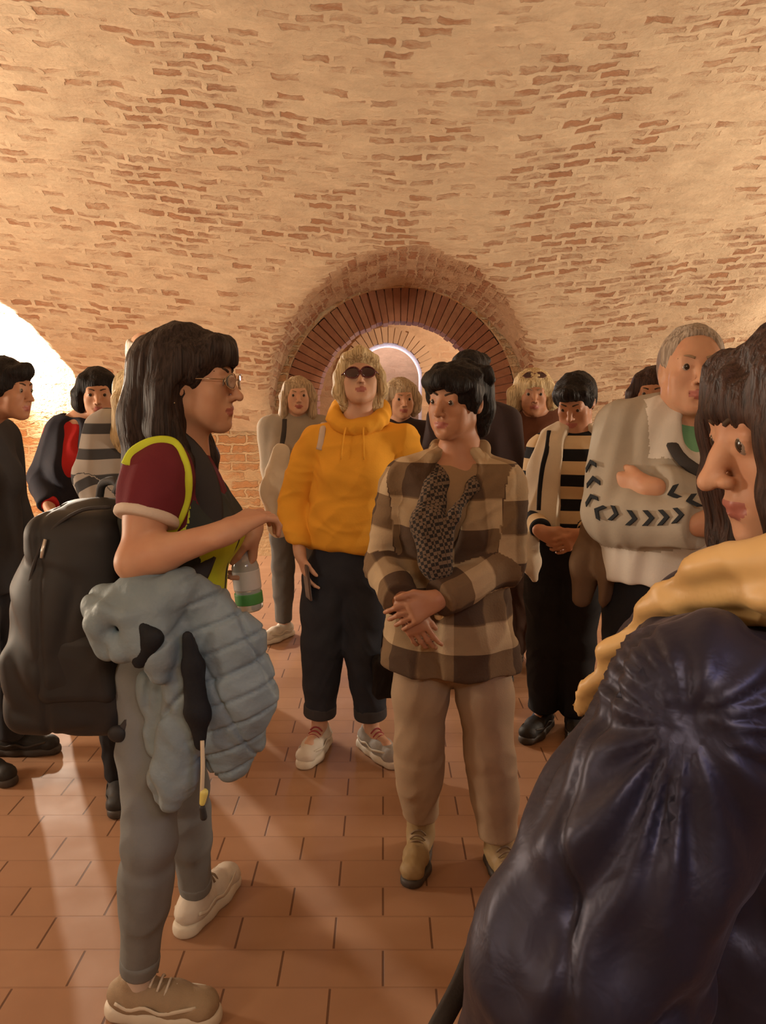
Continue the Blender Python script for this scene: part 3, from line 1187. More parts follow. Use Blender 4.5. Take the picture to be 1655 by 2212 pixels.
def shoe(parent, an, ft, up_mat, sole_mat, s=1.0, h=.005, style='sneaker', lace_mat=None, z0=0.0, name='shoe', shaft=.0):
    """one shoe: upper with sole and laces as sub-parts"""
    f = nrm(V(ft[0], ft[1], 0))
    r = np.cross(f, V(0, 0, 1))
    M = np.stack([r, f, V(0, 0, 1)], 1)
    c = V(an[0], an[1], z0)

    def L(x, y, z):
        return c + M @ (V(x, y, z) * s)
    S = Sculpt(h)
    S.chain([L(0, -.045, .055), L(0, .01, .055), L(0, .09, .048), L(0, .155, .042)], [.036 * s, .039 * s, .041 * s, .034 * s], .02, n=r, s=1.0)
    S.cone(L(0, -.02, .05), L(0, -.012, .095), .038 * s, .037 * s, .02)
    if shaft:
        S.cyl(L(0, -.01, .06), L(0, -.01, .06 + shaft), .047 * s, .050 * s, .02)
    else:
        S.ell(L(0, -.008, .125), V(.030, .038, .03) * s, M, .006, 's')
    S.ell(L(0, .16, .045), V(.040, .035, .03) * s, M, .02)
    S.half(L(0, 0, .016), V(0, 0, -1), .002)
    up = build(name, S, up_mat, parent, sm=1, wrinkle=folds(.0015, 40, 5, (1, 1, 1)))
    T = Sculpt(h)
    th = .030 if style == 'sneaker' else .022
    pts = [L(0, -.05, th * .5), L(0, .02, th * .5), L(-.004, .10, th * .5), L(0, .165, th * .55)]
    for i, (a, b, ra, rb) in enumerate(((pts[0], pts[1], .040, .040), (pts[1], pts[2], .040, .048), (pts[2], pts[3], .048, .040))):
        T.cone(a, b, ra * s, rb * s, .02)
    T.half(L(0, 0, th + .006), V(0, 0, 1), .006)
    T.half(L(0, 0, .001), V(0, 0, -1), .003)
    build('sole', T, sole_mat, up, sm=1)
    if lace_mat:
        for i in range(5):
            y = .040 + i * .018
            z = .1155 - i * .0085
            pts = [L(-.026, y - .004, z - .018), L(-.010, y, z - .002), L(.010, y + .002, z - .002), L(.026, y - .002, z - .018)]
            tube('lace', spline(pts, 7), .0032 * s, lace_mat, up, 6)
    if style == 'sneaker':
        for q in (-1, 1):
            pts = [L(q * .041, -.045, .060), L(q * .0445, -.01, .048), L(q * .045, .03, .058), L(q * .0455, .07, .046), L(q * .043, .115, .056), L(q * .034, .155, .062)]
            tube('side_stripe', spline(pts, 18), .0055 * s, sole_mat, up, 6, flat=.0022, flat_n=r)
    return up


def hair_cap(S, c, M, s=1.0, grow=.012, back=.0, k=.03, front=.055, low=-.02):
    """skull-hugging hair volume; face kept clear by a subtracted volume"""
    def L(*p):
        return c + M @ (V(*p) * s)
    g = grow
    S.ell(L(0, -.018, .034), V(.074 + g, .092 + g, .084 + g) * s, M, k)
    return L


def face_clear(S, c, M, s=1.0, top=.045, w=.058, y=.085, k=.012, zc=-.05, rz=None):
    """carve the face opening out of the hair"""
    def L(*p):
        return c + M @ (V(*p) * s)
    rz = rz or (top - zc)
    S.ell(L(0, y, zc), V(w, .062, rz) * s, M, k, 's')


def hair_pat(c, M):
    def fn(v):
        return (v - c) @ M
    return fn


def strands(amp=.003, f=90, seed=2):
    def mk(c, M):
        def fn(v, n):
            q = (v - c) @ M * V(1, 1, .12)
            return amp * noise3(q, f, seed, 2) + amp * 1.2 * noise3(q, f * .3, seed + 3, 1)
        return fn
    return mk

# ------------------------------------------------------------------ cloth materials
def plaid_mat():
    m, nt, b = new_mat('plaid_flannel')
    at = node(nt, 'ShaderNodeAttribute', attribute_name='pat')
    sp = node(nt, 'ShaderNodeSeparateXYZ')
    nt.links.new(at.outputs['Vector'], sp.inputs[0])
    outs = []
    for ax, per, ph, wd in (('X', .205, .03, .5), ('Z', .185, .0, .46)):
        a = node(nt, 'ShaderNodeMath', operation='ADD')
        nt.links.new(sp.outputs[ax], a.inputs[0])
        a.inputs[1].default_value = ph + 10 * per
        w = node(nt, 'ShaderNodeMath', operation='WRAP')
        nt.links.new(a.outputs[0], w.inputs[0])
        w.inputs[1].default_value = per
        w.inputs[2].default_value = 0.0
        g = node(nt, 'ShaderNodeMapRange')
        g.inputs['From Min'].default_value = per * wd - .004
        g.inputs['From Max'].default_value = per * wd + .004
        nt.links.new(w.outputs[0], g.inputs['Value'])
        outs.append(g.outputs[0])
    s = node(nt, 'ShaderNodeMath', operation='MULTIPLY_ADD')
    nt.links.new(outs[0], s.inputs[0])
    s.inputs[1].default_value = 0.42
    m2 = node(nt, 'ShaderNodeMath', operation='MULTIPLY')
    nt.links.new(outs[1], m2.inputs[0])
    m2.inputs[1].default_value = 0.55
    nt.links.new(m2.outputs[0], s.inputs[2])
    r = ramp(nt, s.outputs[0], [(0.0, (0.44, 0.325, 0.20)), (0.42, (0.29, 0.20, 0.115)), (0.58, (0.15, 0.092, 0.05)), (1.0, (0.070, 0.042, 0.027))])
    nt.links.new(r.outputs[0], b.inputs['Base Color'])
    b.inputs['Roughness'].default_value = 0.95
    b.inputs['Specular IOR Level'].default_value = 0.2
    tc = node(nt, 'ShaderNodeTexCoord')
    n2 = node(nt, 'ShaderNodeTexNoise', i_Scale=180.0, i_Detail=2.0)
    nt.links.new(tc.outputs['Object'], n2.inputs['Vector'])
    bump(nt, b, n2.outputs['Fac'], 0.3, 0.003)
    return m


def band_mat(name, period, cols, axis='Z', phase=0.0, soft=.04, obj=False):
    """repeating bands of cloth colours; cols = [(share, colour), ...]"""
    m, nt, b = new_mat(name)
    if obj:
        tc = node(nt, 'ShaderNodeTexCoord')
        src = tc.outputs['Object']
    else:
        src = node(nt, 'ShaderNodeAttribute', attribute_name='pat').outputs['Vector']
    sp = node(nt, 'ShaderNodeSeparateXYZ')
    nt.links.new(src, sp.inputs[0])
    w = node(nt, 'ShaderNodeMath', operation='WRAP')
    a = node(nt, 'ShaderNodeMath', operation='MULTIPLY_ADD')
    nt.links.new(sp.outputs[axis], a.inputs[0])
    a.inputs[1].default_value = 1.0 / period
    a.inputs[2].default_value = phase + 50
    nt.links.new(a.outputs[0], w.inputs[0])
    w.inputs[1].default_value = 1.0
    w.inputs[2].default_value = 0.0
    stops, p = [], 0.0
    for i, (sh, c) in enumerate(cols):
        stops.append((min(p + (soft if i else 0), 1), c))
        p += sh
        stops.append((max(min(p, 1) - 0.0, 0), c))
    r = ramp(nt, w.outputs[0], stops)
    nt.links.new(r.outputs[0], b.inputs['Base Color'])
    b.inputs['Roughness'].default_value = 0.92
    b.inputs['Specular IOR Level'].default_value = 0.2
    return m


def check_mat(name, c1, c2, scale):
    m, nt, b = new_mat(name)
    tc = node(nt, 'ShaderNodeTexCoord')
    mp = node(nt, 'ShaderNodeMapping')
    mp.inputs['Rotation'].default_value = (0.3, 0.2, 0.5)
    nt.links.new(tc.outputs['Object'], mp.inputs['Vector'])
    ck = node(nt, 'ShaderNodeTexChecker', i_Scale=float(scale))
    ck.inputs['Color1'].default_value = (*c1, 1)
    ck.inputs['Color2'].default_value = (*c2, 1)
    nt.links.new(mp.outputs[0], ck.inputs['Vector'])
    nt.links.new(ck.outputs['Color'], b.inputs['Base Color'])
    b.inputs['Roughness'].default_value = 0.95
    return m


def torso_pat(J, arms='RL'):
    """u around the trunk and height; along the sleeve near an arm"""
    F, R, c = J['F'], J['R'], J['ch']

    def fn(v):
        q = v - c
        x, y = q @ R, q @ F
        out = np.stack([np.arctan2(x * .75, y) * .20, y * 0, v[:, 2]], 1)
        dt = np.sqrt((x * .72) ** 2 + y ** 2) - .125
        for nm in arms:
            a, e, r = J['sh' + nm], J['el' + nm], J['wr' + nm]
            for (p0, p1, off) in ((a, e, 0.0), (e, r, np.linalg.norm(e - a))):
                d = p1 - p0
                L = np.linalg.norm(d)
                d = d / L
                t = np.clip((v - p0) @ d, 0, L)
                w = v - p0 - t[:, None] * d
                ds = np.linalg.norm(w, axis=1) - .045
                m = ds < dt
                dt = np.where(m, ds, dt)
                b1 = nrm(np.cross(d, V(.1, 1, .2)))
                b2 = np.cross(d, b1)
                out[m, 0] = np.arctan2(w[m] @ b1, w[m] @ b2) * .06 + .04
                out[m, 2] = 1.35 - off - t[m]
        return out
    return fn


M_PLAID = plaid_mat()
M_JEANS_GREY = cloth('denim_grey_blue', (0.20, 0.215, 0.22), .9, 300)
M_JEANS_DARK = cloth('denim_dark_navy', (0.030, 0.034, 0.048), .88, 300)
M_BLACK_CLOTH = cloth('black_trouser_cloth', (0.011, 0.011, 0.014), .85, 200)
M_TROUSER_GREY = cloth('grey_trouser_cloth', (0.12, 0.115, 0.11), .9, 200)
M_BEIGE = cloth('beige_twill', (0.36, 0.255, 0.165), .9, 250)
M_YELLOW = cloth('mustard_fleece', (0.80, 0.40, 0.045), .95, 160, .3, .05)
M_MAROON = cloth('maroon_jersey', (0.15, 0.022, 0.032), .9, 250)
M_RIB_WHITE = cloth('white_rib', (0.62, 0.52, 0.44), .9, 300)
M_VEST = cloth('dark_vest_cloth', (0.045, 0.05, 0.045), .85, 200)
M_HIVIS = plain('hi_vis_yellow', (0.58, 0.68, 0.03), .7)
M_TAN = cloth('tan_knit', (0.30, 0.19, 0.105), .95, 120, .4)
M_SCARF = check_mat('woven_scarf', (0.15, 0.10, 0.065), (0.020, 0.015, 0.013), 100)
M_SHOE_BEIGE = cloth('shoe_mesh_beige', (0.36, 0.27, 0.18), .8, 400, .5)
M_SHOE_WHITE = cloth('shoe_off_white', (0.66, 0.60, 0.52), .7, 300)
M_SHOE_GREY = cloth('shoe_mesh_grey', (0.36, 0.34, 0.32), .8, 300)
M_SOLE = plain('rubber_sole_cream', (0.66, 0.60, 0.50), .6)
M_SOLE_DK = plain('rubber_sole_dark', (0.05, 0.04, 0.035), .6)
M_BOOT = plain('suede_boot_tan', (0.33, 0.23, 0.11), .6)
M_LACE_RED = plain('lace_red', (0.35, 0.05, 0.06), .8)
M_LACE_TAN = plain('lace_tan', (0.22, 0.15, 0.09), .8)
M_SUNGLASS = plain('sunglass_lens', (0.035, 0.006, 0.008), .08, 0, .8)
M_FRAME_RED = plain('sunglass_frame', (0.11, 0.02, 0.025), .2)
M_GOLD = plain('thin_metal_frame', (0.55, 0.42, 0.28), .25, 1.0)
M_GLASS_CLEAR = plain('spectacle_lens', (0.95, 0.95, 0.95), .02, 0, .5, None, 0.95)
M_BLACK_NYLON = plain('black_nylon', (0.022, 0.021, 0.022), .62, 0, .4)
M_STRAP_GREY = cloth('strap_dark_grey', (0.05, 0.045, 0.045), .8, 300)
M_PHONE = plain('phone_black', (0.02, 0.02, 0.022), .15)
M_PHONE_CASE = plain('phone_case_brown', (0.09, 0.06, 0.05), .4)


def glasses(parent, c, M, s=1.0, lens=None, frame=None, rx=.024, rz=.018, wrap=.0, name='glasses', thick=.0011, tilt=0.0, up=0.0, fwd=0.0):
    def L(*p):
        return c + M @ ((V(*p) + V(0, fwd, up)) * s)
    pr = None
    lens_objs = []
    for q in (-1, 1):
        pts = [L(q * (.0315 + rx * math.cos(a)), .105 - .010 * max(0, math.cos(a)) - wrap, .006 + rz * math.sin(a) * (1 - .12 * math.cos(a))) for a in np.linspace(0, 2 * math.pi, 22)[:-1]]
        o = tube('frame' if pr else name, pts, thick * s, frame, parent if pr is None else pr, 6, closed=True)
        if pr is None:
            pr = o
        S = Sculpt(.0016)
        ctr = L(q * .0315, .104 - wrap - .003, .006)
        yy = M @ nrm(V(q * .18, 1, 0))
        xx = nrm(np.cross(yy, M[:, 2]))
        Ml = np.stack([xx, yy, np.cross(xx, yy)], 1)
        S.ell(ctr, V(rx * .99, .0022, rz * .99) * s, Ml, .001)
        build('lens', S, lens, pr, sm=0)
        tube('temple_arm', [L(q * (.0315 + rx), .096 - wrap, .010), L(q * .074, .06, .010), L(q * .080, -.005, .008), L(q * .078, -.022, -.006)], thick * s * 1.1, frame, pr, 6)
    tube('bridge', [L(-.008, .105 - wrap, .010), L(0, .110 - wrap, .012), L(.008, .105 - wrap, .010)], thick * s, frame, pr, 6)
    return pr


def onto(o, px, py, tol=.011):
    """the point and normal of a built surface seen at a pixel"""
    me = o.data
    vs = np.empty(len(me.vertices) * 3, np.float32)
    me.vertices.foreach_get('co', vs)
    vs = vs.reshape(-1, 3).astype(float) + np.array(ORIG[o.name])
    ns = np.empty(len(me.vertices) * 3, np.float32)
    me.vertices.foreach_get('normal', ns)
    ns = ns.reshape(-1, 3).astype(float)
    cpos = V(0, 0, CAMZ)
    d = nrm(P(px, py, 2.0) - cpos)
    w = vs - cpos
    t = w @ d
    dist = np.linalg.norm(w - t[:, None] * d, axis=1)
    i = np.argmin(np.where(dist < tol, t, 50 + dist))
    return vs[i], nrm(ns[i])


# ================================================================== GUIDE in profile, on the left
def guide():
    Jx = P(365, 1100, 1.74)
    J = skeleton(Jx[0], 1.74, 90, 1.635, lean=0.02)
    F = J['F']
    J['hd'] = P(413, 827, 1.72)
    J['M'] = head_frame(dirv(84, -2))
    J['nb'] = P(385, 985, 1.74)
    J['ch'] = P(382, 1120, 1.74)
    J['wa'] = P(376, 1270, 1.74)
    J['pe'] = P(345, 1400, 1.74)
    J['shR'] = P(345, 1015, 1.58)
    J['elR'] = P(290, 1215, 1.50)
    J['wrR'] = P(488, 1150, 1.50)
    J['shL'] = P(365, 1010, 1.90)
    J['elL'] = P(370, 1215, 1.98)
    J['wrL'] = P(548, 1140, 1.93)
    J['hpR'], J['hpL'] = P(335, 1450, 1.66), P(365, 1440, 1.82)
    J['knR'], J['anR'] = P(322, 1810, 1.60), P(300, 2105, 1.67)
    J['knL'], J['anL'] = P(398, 1700, 1.88), P(424, 1928, 2.01)
    J['ftR'], J['ftL'] = V(1, -.12, 0), V(.36, .93, 0)
    root = empty('person', (J['o'][0], 1.74, 0), 'person with long dark hair and glasses in profile, maroon tee under a yellow-edged vest', 'person', 'people standing in the cellar')
    s = .985
    hands = [dict(w=J['wrR'], d=V(.66, .68, .32), n=V(.2, .35, -.9), t=V(-.3, .6, .7), s=.97, curl=(.5, .6, .65, .7)),
             dict(w=J['wrL'], d=V(-.05, -.10, -1), n=V(-1, -.15, .05), t=V(-.2, -1, 0), s=.95, curl=(.5, .55, .6, .65), thumb=(.5, .6))]
    body(root, J, .0045, M_SKIN, hands, sc=s, legs=False)
    # bare shins are hidden by the jeans; ankles
    for nm in 'RL':
        pass
    eyes(root, J['hd'], J['M'], s)
    brows(root, J['hd'], J['M'], s)
    glasses(root, J['hd'], J['M'], s, M_GLASS_CLEAR, M_GOLD, .024, .017)
    # t-shirt
    S = garment_top(J, .006, .006, .50, (.26, .26), (.066, .062, .04), bust=.05)
    # sleeve ends get a ribbed cuff each
    tee = build('t_shirt', S, M_MAROON, root, wrinkle=folds(.004, 18, 7))
    for nm in 'RL':
        a, e = J['sh' + nm], J['el' + nm]
        d = nrm(e - a)
        q = a + (e - a) * .50
        C = Sculpt(.004)
        C.cyl(q - d * .008, q + d * .014, .066, .066, .004)
        build('sleeve_cuff', C, M_RIB_WHITE, tee).__setitem__('label', 'ribbed off-white sleeve cuff')
    # vest with edging
    S = Sculpt(.006)
    w_ = 1.0
    S.cone(J['nb'] - V(0, 0, .03), J['ch'], .088, .135, .06, n=F, s=1.05)
    S.cone(J['shR'] * .80 + J['shL'] * .2, J['shL'] * .8 + J['shR'] * .2, .066, .066, .05)
    S.cone(J['ch'], J['wa'], .152, .142, .05, n=F, s=1.4)
    S.cone(J['wa'], J['pe'] + V(0, 0, -.03), .142, .158, .05, n=F, s=1.25)
    for q in (-1, 1):
        S.ell(J['ch'] + F * .080 + J['R'] * q * .06 - V(0, 0, .03), .066, None, .05)
    for nm, q in (('R', 1), ('L', -1)):
        S.cone(J['sh' + nm] - J['R'] * q * .015 + V(0, 0, .02), J['sh' + nm] + J['R'] * q * .2 - V(0, 0, .05), .078, .10, .02, 's')
        S.cone(J['sh' + nm] + J['R'] * q * .01, J['sh' + nm] + J['R'] * q * .06 - V(0, 0, .13), .062, .062, .02, 's')
    S.cone(J['nb'] + V(0, 0, .10), J['nb'] + F * .07 - V(0, 0, .045), .062, .050, .015, 's')
    S.half(V(0, 0, .83), V(0, 0, -1), .01)

    def vest_mat(p):
        m = np.zeros(len(p), int)
        for nm, q in (('R', 1), ('L', -1)):
            a = J['sh' + nm]
            for (c0, c1, r0) in ((a - J['R'] * q * .015 + V(0, 0, .02), a + J['R'] * q * .2 - V(0, 0, .05), .105), (a + J['R'] * q * .01, a + J['R'] * q * .06 - V(0, 0, .13), .085)):
                d = c1 - c0
                t = np.clip(((p - c0) @ d) / (d @ d), 0, 1)
                m |= (np.linalg.norm(p - c0 - t[:, None] * d, axis=1) < r0).astype(int)
        f = (p - J['ch']) @ F
        lat = (p - J['ch']) @ J['R']
        m |= ((f > .080) & (p[:, 2] < 1.20) & (p[:, 2] > .86) & (np.abs(lat) > .008)).astype(int)
        m |= (p[:, 2] < .865).astype(int)
        return m
    v = build('vest', S, [M_VEST, M_HIVIS], root, wrinkle=folds(.004, 14, 11), matfn=vest_mat)
    v['label'] = 'dark vest with bright yellow edging'
    pts = []
    for px, py in ((262, 1000), (282, 968), (318, 948), (356, 942), (388, 955), (408, 992), (416, 1040), (411, 1088), (394, 1130), (372, 1165)):
        c1, n1 = onto(tee, px, py)
        c2, n2 = onto(v, px, py)
        pts.append((c1 if c1[1] < c2[1] else c2) + V(0, -.003, .001))
    tube('vest_edging', spline(pts, 40), .0105, M_HIVIS, v, 8, flat=.0035, flat_n=V(.1, -1, .25))['label'] = 'bright yellow armhole edging'
    trousers(root, J, M_JEANS_GREY, .006, (.086, .058, .055, .044), .93, .56, seed=5, name='jeans')
    for nm in 'RL':
        C = Sculpt(.005)
        k, n_ = J['kn' + nm], J['an' + nm]
        d = nrm(n_ - k)
        q = k + (n_ - k) * .93
        C.cyl(q - d * .035, q + d * .012, .048, .046, .004)
        build('trouser_cuff', C, M_JEANS_GREY, root)
        C = Sculpt(.005)
        C.cone(n_ - d * .06, n_ + V(0, 0, -.02), .034, .036, .01)
        build('sock', C, M_RIB_WHITE, root)
    shoe(root, J['anR'], J['ftR'], M_SHOE_BEIGE, M_SOLE, 1.0, .005, lace_mat=M_SHOE_WHITE)
    shoe(root, J['anL'], J['ftL'], M_SHOE_WHITE, M_SOLE, 1.0, .005, lace_mat=M_LACE_TAN)
    # hair
    c, M = J['hd'], J['M']
    S = Sculpt(.006)

    def L(*p):
        return c + M @ V(*p)
    S.ell(L(0, -.022, .036), V(.088, .106, .094), M, .02)
    S.chain([L(0, -.06, .03), L(0, -.078, -.08), L(0, -.075, -.19), L(0, -.055, -.27)], [.080, .080, .070, .030], .03)
    for q in (-1, 1):
        S.chain([L(q * .062, .010, .055), L(q * .076, -.030, -.02), L(q * .080, -.030, -.10), L(q * .080, .005, -.17), L(q * .070, .035, -.25)], [.034, .034, .034, .030, .010], .02)
        S.chain([L(q * .045, .066, .082), L(q * .062, .050, .045), L(q * .068, .030, .015)], [.020, .017, .010], .015)
    S.chain([L(-.03, .064, .080), L(0, .072, .080), L(.03, .064, .080)], [.018, .020, .018], .03)
    S.chain([L(-.034, .076, .058), L(0, .086, .056), L(.034, .076, .058)], [.009, .010, .009], .03)
    S.chain([L(-.034, .080, .040), L(0, .092, .036), L(.034, .080, .040)], [.006, .007, .006], .02)
    S.ell(L(0, .088, -.045), V(.070, .060, .082), M, .012, 's')
    S.ell(L(.085, .012, -.030), V(.03, .020, .030), M, .01, 's')
    build('hair', S, H_DARK, root, pat=hair_pat(c, M), wrinkle=strands(.0035, 60, 4)(c, M))
    # earring
    tube('earring', [L(.086, -.008, -.036), L(.088, -.004, -.043), L(.088, -.010, -.048), L(.086, -.014, -.042)], .0016, M_GOLD, root, 6, closed=True)
    return J, root


GUIDE, guide_root = guide()


# ================================================================== PLAID JACKET, centre
def plaid():
    base = P(985, 1500, 2.32)
    J = skeleton(base[0], 2.32, -12, 1.58, wide=1.0)
    F, R = J['F'], J['R']
    J['hd'] = P(988, 868, 2.30)
    J['M'] = head_frame(dirv(-38, -4), -.05)
    J['nb'] = P(992, 990, 2.33)
    J['ch'] = P(975, 1105, 2.33)
    J['wa'] = P(968, 1230, 2.33)
    J['pe'] = P(975, 1370, 2.33)
    J['shR'], J['shL'] = P(872, 1035, 2.35), P(1088, 1040, 2.28)
    J['elR'], J['elL'] = P(832, 1215, 2.34), P(1088, 1218, 2.26)
    J['wrR'], J['wrL'] = P(868, 1300, 2.12), P(945, 1295, 2.10)
    J['hpR'], J['hpL'] = P(912, 1400, 2.33), P(1042, 1400, 2.30)
    J['knR'], J['knL'] = P(905, 1600, 2.29), P(1058, 1625, 2.25)
    J['anR'], J['anL'] = P(908, 1778, 2.33), P(1080, 1825, 2.24)
    J['ftR'], J['ftL'] = dirv(-12), dirv(12)
    root = empty('person', (J['o'][0], 2.32, 0), 'person with short black hair in a plaid shirt jacket, hands joined in front', 'person', 'people standing in the cellar')
    s = .97
    hands = [dict(w=J['wrL'], d=V(-.80, -.15, -.38), n=V(.1, .9, -.2), t=V(-.2, .1, .9), s=1.0, curl=(.35, .45, .5, .5), thumb=(.6, -.1)),
             dict(w=J['wrR'] + V(.01, .0, -.01), d=V(.42, -.06, -.85), n=V(.2, .9, .1), t=V(.9, -.2, .3), s=1.0, curl=(.25, .3, .35, .4), thumb=(.3, .3))]
    body(root, J, .005, M_SKIN_DARK, hands, sc=s, legs=False)
    eyes(root, J['hd'], J['M'], s)
    brows(root, J['hd'], J['M'], s)
    # inner top
    S = garment_top(J, .007, .004, .40, (0, 0), bust=.05)
    build('knit_top', S, M_TAN, root, wrinkle=folds(.003, 14, 3))
    # shirt jacket
    S = garment_top(J, .006, .022, .415, (.98, .97), (.072, .066, .054), bust=.06, waist=.022, hip=.066)
    n0, hem = J['nb'], J['pe']
    f0 = J['ch'] + F * .16
    # V shaped front opening
    Rr = R
    for (a, b, ra, rb) in ((J['nb'] + F * .10 - V(0, 0, .02), J['ch'] + F * .165 - V(0, 0, .06) + R * .02, .075, .060),
                           (J['ch'] + F * .165 - V(0, 0, .06) + R * .02, J['wa'] + F * .165 - V(0, 0, .02) + R * .035, .060, .048),
                           (J['wa'] + F * .165 - V(0, 0, .02) + R * .035, J['pe'] + F * .20 - V(0, 0, .2) + R * .03, .048, .030)):
        S.cone(a, b, ra, rb, .008, 's')
    S.cone(J['nb'] + V(0, 0, .10), J['nb'] - V(0, 0, .01), .060, .058, .01, 's')
    jk = build('plaid_jacket', S, M_PLAID, root, pat=torso_pat(J), wrinkle=(lambda v, n, f1=folds(.010, 9, 21, (1, 1, .55)), f2=folds(.004, 16, 23, (.7, .7, 1.2)): f1(v, n) + f2(v, n)))
    # collar
    C = Sculpt(.005)
    for q, sg in ((R, 1), (-R, -1)):
        C.chain([J['nb'] - F * .055 + V(0, 0, .045), J['nb'] + q * .068 - F * .01 + V(0, 0, .030), J['nb'] + q * .085 + F * .055 - V(0, 0, .025), J['nb'] + q * .060 + F * .105 - V(0, 0, .085)], [.020, .024, .024, .010], .01)
    build('collar', C, M_PLAID, jk, pat=torso_pat(J, ''), wrinkle=folds(.003, 20, 3))
    # turned cuffs
    for nm in 'RL':
        e, w = J['el' + nm], J['wr' + nm]
        d = nrm(w - e)
        C = Sculpt(.005)
        C.cyl(w - d * .075, w - d * .005, .052, .056, .006)
        build('jacket_cuff', C, M_PLAID, jk, pat=torso_pat(J), wrinkle=folds(.004, 25, 9))
    # pocket flaps on the chest
    # scarf: two hanging ends
    S = Sculpt(.005)
    a = J['nb']
    S.chain([a - F * .06 + V(0, 0, .05), a + R * .065 + V(0, 0, .02), a + R * .055 + F * .09 - V(0, 0, .06), J['ch'] + R * .045 + F * .175 - V(0, 0, .01), J['ch'] + R * .018 + F * .205 - V(0, 0, .12), J['wa'] + F * .185 + V(0, 0, .09) + R * .0], [.022, .028, .034, .046, .044, .014], .02, n=F, s=1.9)
    S.chain([a - F * .06 + V(0, 0, .05), a - R * .060 + V(0, 0, .02), a - R * .055 + F * .10 - V(0, 0, .07), J['ch'] - R * .030 + F * .180 + V(0, 0, .02), J['ch'] - R * .005 + F * .205 - V(0, 0, .12)], [.020, .022, .016, .014, .010], .02, n=F, s=1.5)
    build('scarf', S, M_SCARF, root, wrinkle=folds(.005, 26, 8, (1, 1, .3)))
    # fringed light end of the scarf
    S = Sculpt(.004)
    S.chain([J['wa'] + F * .19 + V(0, 0, .09) - R * .01, J['wa'] + F * .20 + V(0, 0, .0) - R * .004, J['wa'] + F * .20 - V(0, 0, .09) + R * .0], [.010, .017, .014], .01, n=F, s=1.8)
    build('scarf_end', S, band_mat('scarf_end_stripes', .034, [(.62, (0.62, 0.42, 0.20)), (.38, (0.22, 0.14, 0.08))], obj=True), root, wrinkle=folds(.002, 60, 2))
    trousers(root, J, M_BEIGE, .006, (.094, .078, .074, .064), .90, .56, seed=15, amp=.005)
    for nm in 'RL':
        shoe(root, J['an' + nm], J['ft' + nm], M_BOOT, M_SOLE_DK, .93, .005, 'boot', M_LACE_TAN, shaft=.085, name='boot')
    c, M = J['hd'], J['M']
    S = Sculpt(.005)

    def L(*p):
        return c + M @ V(*p)
    S.ell(L(0, -.020, .036), V(.090, .106, .088), M, .02)
    S.ell(L(0, -.060, -.005), V(.080, .062, .078), M, .03)
    S.chain([L(-.055, .066, .058), L(0, .088, .068), L(.055, .066, .062)], [.026, .028, .026], .02)
    for q in (-1, 1):
        S.chain([L(q * .070, .035, .055), L(q * .078, .022, .012), L(q * .074, .016, -.026)], [.026, .017, .005], .012)
        S.chain([L(q * .060, -.050, -.02), L(q * .050, -.062, -.085)], [.035, .022], .02)
    rs = np.random.RandomState(3)
    for i in range(16):
        a = rs.uniform(0, 2 * math.pi)
        x, y = .07 * math.cos(a), -.02 + .08 * math.sin(a)
        S.cone(L(x, y, .078), L(x * 1.35, y * 1.2 + .01, .088 - .03 * rs.rand()), .028, .010, .012)
    S.ell(L(0, .095, -.040), V(.062, .060, .085), M, .010, 's')
    for q in (-1, 1):
        S.ell(L(q * .088, -.006, -.010), V(.028, .020, .032), M, .008, 's')
    build('hair', S, H_BLACK, root, pat=hair_pat(c, M), wrinkle=strands(.004, 60, 6)(c, M))
    return J, root


PLAID, plaid_root = plaid()


